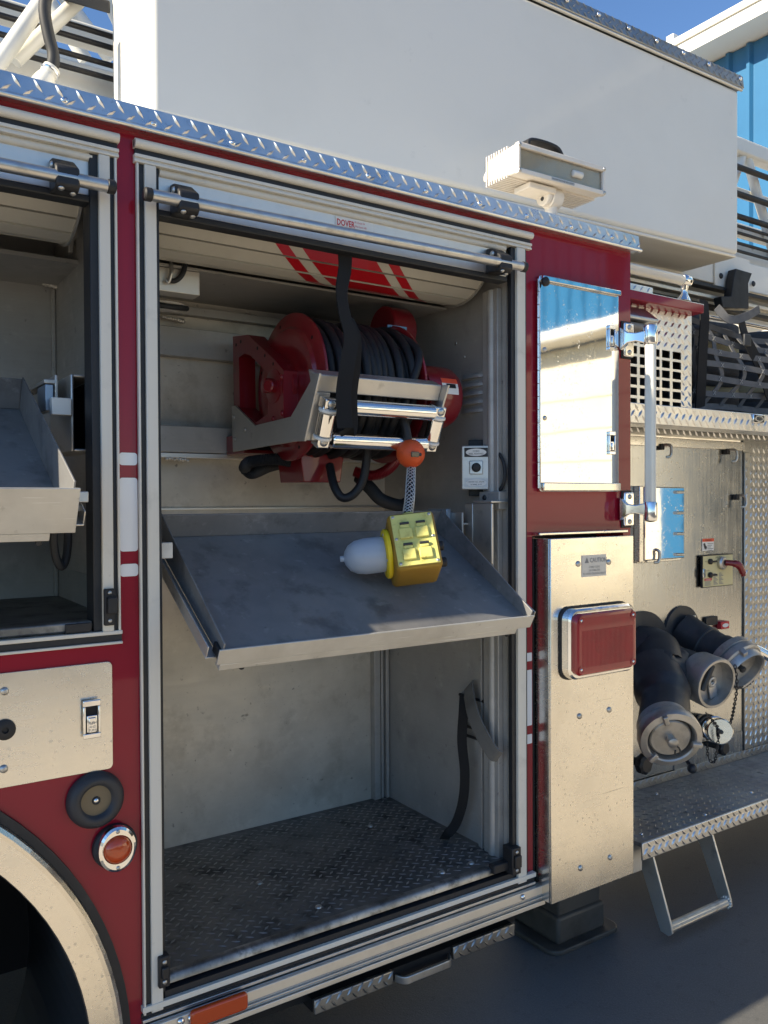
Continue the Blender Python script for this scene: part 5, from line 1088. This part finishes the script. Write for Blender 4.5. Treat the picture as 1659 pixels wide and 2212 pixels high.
CN = thing('cargo_net', (3.05, ny, nz0), 'dark grey webbing cargo net hung across the hose bed', 'net')
def np_(s, t):                                             # net surface: bulges out, sags
    x = nx0+.05+s*.80+.03*math.sin(t*3); z = nz1-.02-(nz1-nz0-.05)*t - .045*math.sin(math.pi*s)*(1-t) - .05*s*t*(1-t)+.02*s
    return V((x, ny-.06*math.sin(math.pi*t)*(.4+math.sin(math.pi*min(1, s*1.1))), z))
nsr = V((0, -1, 0))
for k in range(7):
    t = k/6; pth = [np_(s_/24, t)+V((0, -.002, .004*math.sin(s_*.35+k*2))) for s_ in range(25)]; build('net_strap', MB().ribbon(pth, V((0, 0, 1)), .021, .003), 'net', CN)
for k in range(9):
    s0_ = k/8; pth = [np_(min(1, s0_+.02*math.sin(t_*.5+k)), t_/20)+V((0, .003, 0)) for t_ in range(21)]; build('net_strap', MB().ribbon(pth, V((1, 0, 0)), .021, .003), 'net', CN)
    for j in range(1, 6):
        c = np_(min(1, s0_), j/6)+V((0, -.006, 0)); mb = MB()
        for d in ((.0075, 0, .0075), (.0075, 0, -.0075)): mb.obox(c, V(d), V((0, .0006, 0)), V((d[2], 0, -d[0]))*.09)
        build('stitching', mb, 'net_stitch', CN, smooth=0)
pth = cr([P(1519, 648, Y=.13), P(1522, 690, Y=.12), P(1518, 760, Y=.12), P(1515, 830, Y=.13), P(1512, 880, Y=.15)], 8); build('edge_strap', MB().ribbon(pth, V((1, 0, 0)), .05, .004), 'strap_black', CN)
pth = cr([P(1600, 690, Y=.12), P(1612, 730, Y=.10), P(1640, 790, Y=.10), P(1665, 860, Y=.10)], 8); build('edge_strap', MB().ribbon(pth, V((1, 0, -.3)), .05, .004), 'strap_black', CN)
build('bag_skirt', MB().prism([P(1505, 672, Y=.2), P(1520, 672, Y=.2), P(1522, 880, Y=.2), P(1500, 880, Y=.2)], (0, .5, 0)), 'hose', CN, bev=.01)
c = P(1613, 735, Y=.085); build('buckle', MB().box(c.x-.02, c.x+.02, c.y-.006, c.y+.004, c.z-.022, c.z+.022), 'fitting', CN, bev=.003)
pth = cr([P(1548, 664, Y=.12), P(1575, 690, Y=.10), P(1610, 684, Y=.10), P(1640, 668, Y=.12)], 8); build('net_strap', MB().ribbon(pth, V((0, 0, 1)), .03, .004), 'net', CN)
build('top_bar', MB().box(P(1525, 664, Y=.14).x, SXR, .13, .145, zc0+.020, zc0+.028), 'chrome', CN, bev=.002)
# ================================================================== cord reel
RC = V((0, .27, 1.711)); RR = .195; xl, xr = 1.012, 1.330
CRL = thing('cord_reel', (1.18, .5, 1.53), 'dark red electric cord reel with black cable mounted inside the compartment', 'cord reel')
def cp_(name, mb, mt, parent=None, **k): return build(name, mb, mt, CRL if parent is None else parent, **k)
def flange(x, s):
    return MB().rev([(.05, -.004*s), (.10, -.004*s), (.112, -.010*s), (.150, -.010*s), (.158, -.002*s), (RR-.006, 0), (RR, .004*s), (RR, .010*s), (RR-.006, .012*s), (.05, .006*s)], (x, RC.y, RC.z), (1,0,0), 56)
cp_('reel_flange', flange(xl, 1), 'reel_red', smooth=40)
cp_('reel_flange', flange(xr, -1), 'reel_red', smooth=40)
for q in (20, 75, 140, 200, 250, 320): cp_('bolt_hole', MB().rev([(.005, 0), (0, -.0003)], (xl-.0015, RC.y+.172*math.cos(rad(q)), RC.z+.172*math.sin(rad(q))), (1,0,0), 10, True), 'dark')
cp_('drum', MB().cyl((xl+.01, RC.y, RC.z), (xr-.01, RC.y, RC.z), .135, n=40), 'cable')
pth = []; turns = 12
for i in range(turns*36+1):
    q = 2*math.pi*i/36; f = i/(turns*36); x = xl+.022+(xr-xl-.044)*f; rr = .158+.006*math.sin(q*.37+1)+.005*math.sin(q*1.13)+(.008 if 5 < i/36 < 9 else 0)
    pth.append(V((x+.008*math.sin(q*.23), RC.y+rr*math.cos(q), RC.z+rr*math.sin(q))))
cp_('wound_cable', MB().tube(pth, .0125, 10), 'cable', smooth=180)
pth = []
for i in range(7*36+1):
    q = 2*math.pi*i/36; f = i/(7*36); x = xr-.03-(xr-xl-.07)*f; pth.append(V((x+.01*math.sin(q*.31), RC.y+(.176+.004*math.sin(q*.7))*math.cos(q), RC.z+(.174+.004*math.sin(q*.7))*math.sin(q))))
cp_('wound_cable', MB().tube(pth, .0118, 10), 'cable', smooth=180)
# left stand: pressed red frame with an opening
S_ = lambda x, y, X=.968: P(x, y, X=X)
out = [S_(503, 727), S_(535, 723), S_(596, 780), S_(612, 800), S_(613, 905), S_(560, 928), S_(545, 918), S_(505, 880)]
inn = [S_(516, 772), S_(528, 764), S_(541, 768), S_(577, 805), S_(580, 822), S_(578, 895), S_(553, 912), S_(518, 880)]
mb = MB(); w_ = V((.050, 0, 0))
for i in range(8):
    j = (i+1) % 8; mb.quad(out[i], out[j], inn[j], inn[i]); mb.quad(out[i], out[i]+w_, out[j]+w_, out[j]); mb.quad(inn[i], inn[j], inn[j]+w_, inn[i]+w_)
st2 = cp_('reel_stand', mb, 'reel_red', smooth=30, bev=.004)
for d_, y_ in ((510, 745), (520, 738), (556, 752), (572, 768), (590, 786)): cp_('bolt_hole', MB().rev([(.005, 0), (0, .0003)], S_(d_, y_, .9675), (-1,0,0), 10, True), 'dark')
for d_, y_ in ((608, 815), (609, 893), (590, 905)): screw(CRL, S_(d_, y_, .9675), (-1,0,0), .008, 'reel_red', 'bolt')
cp_('bearing_housing', MB().rev([(.062, 0), (.062, .012), (.045, .020), (.045, .040), (.020, .044), (.020, .066), (.014, .068), (0, .068)], (xl-.006, RC.y, RC.z), (-1,0,0), 36), 'reel_red')
for i in range(5): q = rad(72*i+10); screw(CRL, (xl-.019, RC.y+.053*math.cos(q), RC.z+.053*math.sin(q)), (-1,0,0), .008, 'reel_red', 'bolt')
pin = S_(578, 833, .94); cp_('swivel_pin', MB().rod(pin+V((.07, .03, 0)), pin, .017, 18), 'reel_red')
cp_('base_channel', MB().box(.968, 1.42, .46, .585, 1.545, 1.556).box(.968, .976, .46, .585, 1.556, 1.60), 'reel_red', bev=.002)
# right stand, motor, gear box
cp_('reel_stand', MB().prism([(xr+.022, .56, 1.55), (xr+.022, .56, 1.86), (xr+.022, .42, 1.93), (xr+.022, .30, 1.92), (xr+.022, .16, 1.76), (xr+.022, .16, 1.66), (xr+.022, .42, 1.55)], (.020, 0, 0)), 'reel_red', bev=.003)
gbx = P(850, 715, X=xr+.05)
gm = P(846, 716, X=xr+.055)
cp_('motor_housing', MB().rev([(.066, 0), (.070, .004), (.070, .070), (.062, .082), (.020, .086), (0, .086)], (xr+.020, gm.y, gm.z), (1,0,0), 32), 'reel_red', smooth=40)
lb0, lb1 = P(832, 710, X=xr+.044), P(874, 742, X=xr+.044)
p0 = P(855, 724, Y=gm.y-.085)
cp_('blue_label', MB().box(p0.x-.035, p0.x+.030, p0.y-.012, p0.y-.008, p0.z-.026, p0.z+.024), 'label_blue', smooth=0)
mb = MB()
for i in range(5): mb.box(p0.x-.03, p0.x+.022-.008*(i % 2), p0.y-.0125, p0.y-.0121, p0.z-.020+i*.009, p0.z-.017+i*.009)
cp_('small_print', mb, 'ink', smooth=0)
mc = P(922, 858, X=xr+.08)
mo = V((xr+.030, mc.y, mc.z))
cp_('drive_motor', MB().rev([(.060, 0), (.084, .003), (.088, .010), (.088, .100), (.080, .116), (.03, .120), (0, .120)], mo, (1,0,0), 36), 'reel_red', smooth=40)
p0 = P(918, 823, X=xr+.04)
def on_motor(z_, dy): return 0
mb = MB(); mb2 = MB(); mb3 = MB(); n_ = 6; R2 = .0886
for i in range(n_):
    q0_, q1_ = rad(150+i*5), rad(150+(i+1)*5)
    for M, xa_, xb_, rr_ in ((mb, .040, .095, R2), (mb2, .040, .095, R2+.0004)):
        if M is mb2 and i > 1: continue
        g = lambda q, x: V((mo.x+x, mo.y+rr_*math.cos(q), mo.z+rr_*math.sin(q))); M.quad(g(q0_, xa_), g(q0_, xb_), g(q1_, xb_), g(q1_, xa_))
cp_('warning_label', mb, 'label_white', smooth=0); cp_('warning_band', mb2, 'orange_red', smooth=0)
q = rad(165); cp_('pictogram', MB().obox(V((mo.x+.07, mo.y+(R2+.001)*math.cos(q), mo.z+(R2+.001)*math.sin(q))), (.016, 0, 0), (0, .0005, .002), (0, .001, .004)), 'ink', smooth=0)
# lower red terminal box, hanging
t0, t1 = P(634, 1005, Y=.30), P(728, 1043, Y=.30)
cp_('terminal_box', MB().hexa([(t0.x+.010,.26,t1.z),(t1.x-.012,.26,t1.z),(t1.x-.012,.40,t1.z),(t0.x+.010,.40,t1.z),(t0.x,.26,t0.z+.03),(t1.x,.26,t0.z+.03),(t1.x,.40,t0.z+.03),(t0.x,.40,t0.z+.03)]), 'reel_red', bev=.003)
# stainless side arm and roller guide
ax = .960
arm = [P(500, 877, X=ax), P(508, 876, X=ax), P(550, 919, X=ax), P(628, 900, X=ax), P(680, 806, X=ax), P(690, 806, X=ax), P(657, 953, X=ax), P(640, 953, X=ax), P(503, 976, X=ax)]
ga = cp_('guide_arm', MB().prism(arm, (.006, 0, 0)), 'alu', bev=.001)
for d, yy in ((505, 901), (529, 929), (507, 949)): screw(CRL, P(d, yy, X=ax-.0005), (-1,0,0), .007, 'satin', 'bolt')
cp_('guide_arm', MB().prism([v+V((1.345-ax, 0, 0)) for v in arm], (.006, 0, 0)), 'alu', bev=.001)
tL, tR_ = P(688, 808, X=ax+.012), P(944, 851, Y=.035)
bL, bR = P(660, 952, X=ax+.012), P(925, 955, Y=.095)
gx0_, gx1_ = ax+.006, 1.345
mk = lambda x, t, d=0: V((x, tL.y+(bL.y-tL.y)*t, tL.z+(bL.z-tL.z)*t)) + V((0, -1, .0))*d
sd = (bL-tL); sd.x = 0; sd.normalize(); no = V((0, -sd.z*-1, 0)); no = V((0, sd.z, -sd.y)).normalized(); no = no if no.y < 0 else -no
H_ = (V((0, bL.y, bL.z))-V((0, tL.y, tL.z))).length; G = lambda x, t, d: V((x, tL.y, tL.z))+sd*(t*H_)+no*d
cp_('guide_frame', MB().hexa([G(gx0_,.0,0),G(gx1_,.0,0),G(gx1_,.0,-.045),G(gx0_,.0,-.045),G(gx0_,.26,0),G(gx1_,.26,0),G(gx1_,.26,-.006),G(gx0_,.26,-.006)]), 'alu', bev=.004)
cp_('guide_frame', MB().hexa([G(gx0_,.26,0),G(gx0_+.05,.26,0),G(gx0_+.05,.26,-.005),G(gx0_,.26,-.005),G(gx0_,1.0,0),G(gx0_+.05,1.0,0),G(gx0_+.05,1.0,-.005),G(gx0_,1.0,-.005)]), 'alu', bev=.003)
yt = G(0, .42, .022); yb_ = G(0, .93, .022)
cp_('guide_roller', MB().rod(V((gx0_+.062, yt.y, yt.z)), V((gx1_-.026, yt.y, yt.z)), .0205, 24), 'chrome')
cp_('guide_roller', MB().rod(V((gx0_+.062, yb_.y, yb_.z)), V((gx1_-.026, yb_.y, yb_.z)), .0205, 24), 'chrome')
for x in (gx0_+.036, gx1_-.012):
    a, b = G(x, .50, .026), G(x, .86, .026); cp_('guide_roller', MB().rod(a, b, .0215, 22), 'chrome')
    for t, e in ((a, -1), (b, 1)): cp_('roller_bush', MB().rod(t+sd*(.008*e), t+sd*(.001*e), .0232, 20, .001), 'label_white')
    for t in (.38, .95):
        c = G(x, t, .020); cp_('corner_block', MB().obox(c, V((.017, 0, 0)), sd*.014, no*.018), 'chrome', bev=.003); screw(CRL, c+no*.018+sd*-.002, no, .011, 'satin', 'bolt')
    cp_('corner_clevis', MB().rod(G(x-.018, .46, .026), G(x+.018, .46, .026), .012, 16), 'chrome')
# cable down to the ball, conduit loops
ball = P(887, 980, Y=.055)
cp_('feed_cable', MB().tube(cr([V((1.30, .19, 1.87)), V((1.315, .10, 1.80)), P(872, 880, Y=.08), P(878, 930, Y=.062), ball], 8), .0115, 12), 'cable', smooth=180)
cp_('feed_cable', MB().tube(cr([P(712, 1005, Y=.24), P(722, 1050, Y=.20), P(740, 1075, Y=.18), P(765, 1066, Y=.17), P(786, 1030, Y=.16), P(794, 960, Y=.15), P(795, 900, Y=.14), P(790, 850, Y=.13)], 8), .0115, 12), 'cable', smooth=180)
def corrugated(pts, r, mt, k=10):
    path = cr(pts, k*3); cp_('corrugated_conduit', MB().tube(path, [r*(1.0 if i % 2 else .84) for i in range(len(path))], 14), mt, smooth=25)
corrugated([P(528, 1012, Y=.42), P(536, 1000, Y=.38), P(560, 994, Y=.36), P(600, 992, Y=.34), P(640, 1000, Y=.33)], .017, 'rubber', 8)
corrugated([P(528, 1012, Y=.42), P(545, 1022, Y=.42), P(580, 1008, Y=.45), P(620, 998, Y=.5)], .017, 'rubber', 8)
corrugated([P(765, 1018, Y=.30), P(790, 1026, Y=.28), P(820, 1024, Y=.26), P(850, 1002, Y=.26), P(868, 960, Y=.28)], .016, 'reel_red', 8)
corrugated([P(775, 1030, Y=.36), P(800, 1055, Y=.37), P(825, 1080, Y=.40), P(865, 1092, Y=.45), P(880, 1086, Y=.5)], .020, 'rubber', 9)
cp_('cable_stop_ball', MB().ball(ball, .0375, 28, 18), 'orange', smooth=180, label='scuffed orange cable stop ball')
cp_('ball_slot', MB().obox(ball+V((-.012, -.0365, -.004)), (.012, 0, 0), (0, .003, 0), (0, 0, .007)), 'plug', bev=.002); screw(CRL, ball+V((.004, -.037, -.004)), (0,-1,0), .0045, 'fitting', 'bolt')
# ================================================================== yellow outlet box with lamp dome
g_, s_, n_, O_, L_ = TR
Wb, Hb, Db = .114, .146, .118
az = rad(29); ub_ = V((math.cos(az), -math.sin(az), 0)); tilt = rad(27)
hz = V((math.sin(az), math.cos(az), 0)); vb = hz*math.sin(tilt)+V((0, 0, math.cos(tilt))); nb = ub_.cross(vb).normalized()
rl = rad(6.5); ub_, vb = ub_*math.cos(rl)+vb*math.sin(rl), vb*math.cos(rl)-ub_*math.sin(rl)
lo, hi = 1.2, 2.6                                           # slide the box along its line of sight until it rests on the tray
dv = FW + RT*((897-829.5)/FPX) - UP*((1163-1106)/FPX)
for _ in range(40):
    md_ = (lo+hi)/2; fc = CAM+dv*md_; Bl = fc-ub_*(Wb/2)-vb*(Hb/2)-nb*Db
    low = min((Bl+ub_*(a*Wb)+vb*(b*Hb)+nb*(c*Db)-O_).dot(n_) for a in (0, 1) for b in (0, 1) for c in (0, 1))
    if low > 0: lo = md_
    else: hi = md_
Bl = Bl-n_*.002
OB = thing('outlet_box', Bl, 'scuffed yellow four socket outlet box with milky lamp dome lying on the tray', 'outlet box')
Q = lambda a, b, c: Bl+ub_*a+vb*b+nb*c
def ob(name, mb, mt, parent=None, **k): return build(name, mb, mt, OB if parent is None else parent, **k)
bx = lambda a0, a1, b0, b1, c0, c1: MB().hexa([Q(a0,b0,c0),Q(a1,b0,c0),Q(a1,b1,c0),Q(a0,b1,c0),Q(a0,b0,c1),Q(a1,b0,c1),Q(a1,b1,c1),Q(a0,b1,c1)])
ob('box_body', bx(0, Wb, 0, Hb, 0, Db), 'ochre', bev=.012, seg=4, smooth=60)
ob('face_plate', bx(.007, Wb-.007, .007, Hb-.007, Db+.0002, Db+.003), 'yellow', bev=.002)
for a in (.013, Wb-.013):
    for b in (.013, Hb*.52, Hb-.013): screw(OB, Q(a, b, Db+.003), nb, .0042, 'satin')
for a in (.037, .076):
    for b in (.040, .094):
        c_ = ob('socket_cover', bx(a-.016, a+.016, b-.020, b+.008, Db+.0035, Db+.010), 'yellow', bev=.005, seg=3)
        ob('hinge_tab', bx(a-.011, a+.011, b+.0085, b+.020, Db+.0035, Db+.008), 'yellow', c_, bev=.003); ob('hinge_spring', MB().rod(Q(a-.011, b+.019, Db+.008), Q(a+.011, b+.019, Db+.008), .0034, 8, .0005), 'fitting', c_)
ob('lamp_flange', MB().rev([(.058, 0), (.060, .004), (.060, .010), (.056, .013), (0, .013)], Q(-.0005, Hb*.47, Db*.5), -ub_, 36), 'bright_yellow', smooth=40)
for q in (40, 140, 220, 320): screw(OB, Q(-.013, Hb*.47+.052*math.sin(rad(q)), Db*.5+.052*math.cos(rad(q))), -ub_, .004, 'satin')
ob('lamp_dome', MB().rev([(.042, 0), (.0435, .010), (.0435, .046), (.040, .068), (.031, .084), (.017, .094), (.007, .097), (.007, .106), (0, .107)], Q(-.014, Hb*.47, Db*.5), -ub_, 40), 'dome', smooth=60)
for b in (.045, .088): ob('cord_plug', MB().rev([(.012, 0), (.012, .018), (.0105, .020), (0, .020)], Q(Wb+.0003, b-.012, Db*.45), ub_, 20), 'black')
tp = Q(Wb*.53, Hb, Db*.5)
ob('strain_relief', MB().rev([(.024, 0), (.025, .006), (.020, .014), (.016, .020), (0, .020)], tp, vb, 12), 'yellow', smooth=20)
top = tp+vb*.020; bot = ball+V((.002, 0, -.034)); axd = (bot-top); La = axd.length; axd.normalize()
pa = cr([top, top.lerp(bot, .3)+V((0, -.004, 0)), top.lerp(bot, .7)+V((0, -.002, 0)), bot], 10)
ob('cord', MB().tube(pa, .0095, 12), 'cable', smooth=180)
a = axd.orthogonal().normalized(); b = axd.cross(a)
for k in range(6):
    for sg in (1, -1):
        pth = []
        for i in range(49):
            f = i/48; q = 2*math.pi*(k/6+sg*f*2.3); j = f*(len(pa)-1); j0 = min(int(j), len(pa)-2); c = pa[j0].lerp(pa[j0+1], j-j0); pth.append(c+(a*math.cos(q)+b*math.sin(q))*(.0108+.002*(1-f)))
        ob('grip_wire', MB().tube(pth, .0011, 5), 'mesh_wire', smooth=180)
# ================================================================== webbing straps on the right wall
WS = thing('webbing_strap', P(1040, 1560, X=X1-.005), 'grey webbing strap stretched between two bars on the compartment side wall', 'strap')
w0, w1 = P(1012, 1492, X=X1-.030), P(1066, 1628, X=X1-.050)
pth = cr([w0+V((.012, .012, .012)), w0, w0.lerp(w1, .35)+V((-.016, 0, 0)), w0.lerp(w1, .7)+V((-.014, 0, 0)), w1, w1+V((.014, -.010, -.008))], 6)
build('strap_web', MB().ribbon(pth, V((0, .74, -.67)), .052, .004), 'strap_grey', WS)
for yy in (1505, 1570, 1590): build('strap_bar', MB().rod(P(1010, yy, X=X1-.012)+V((0, .04, 0)), P(1050, yy+12, X=X1-.012)+V((0, -.01, 0)), .0045, 8), 'black', WS)
LS = thing('loose_strap', P(960, 1815, Z=FZ), 'loose black strap end hanging down onto the compartment floor', 'strap')
pth = cr([P(1003, 1500, X=X1-.03), P(1001, 1540, X=X1-.045), P(998, 1600, X=X1-.05), P(1004, 1670, X=X1-.05), P(1000, 1730, X=X1-.05), P(985, 1778, X=X1-.06), P(966, 1803, X=X1-.08), P(960, 1812, Z=FZ+.006)], 8)
build('strap_web', MB().ribbon(pth, [V((.8, -.6, 0))]*len(pth), .028, .004), 'strap_black', LS)
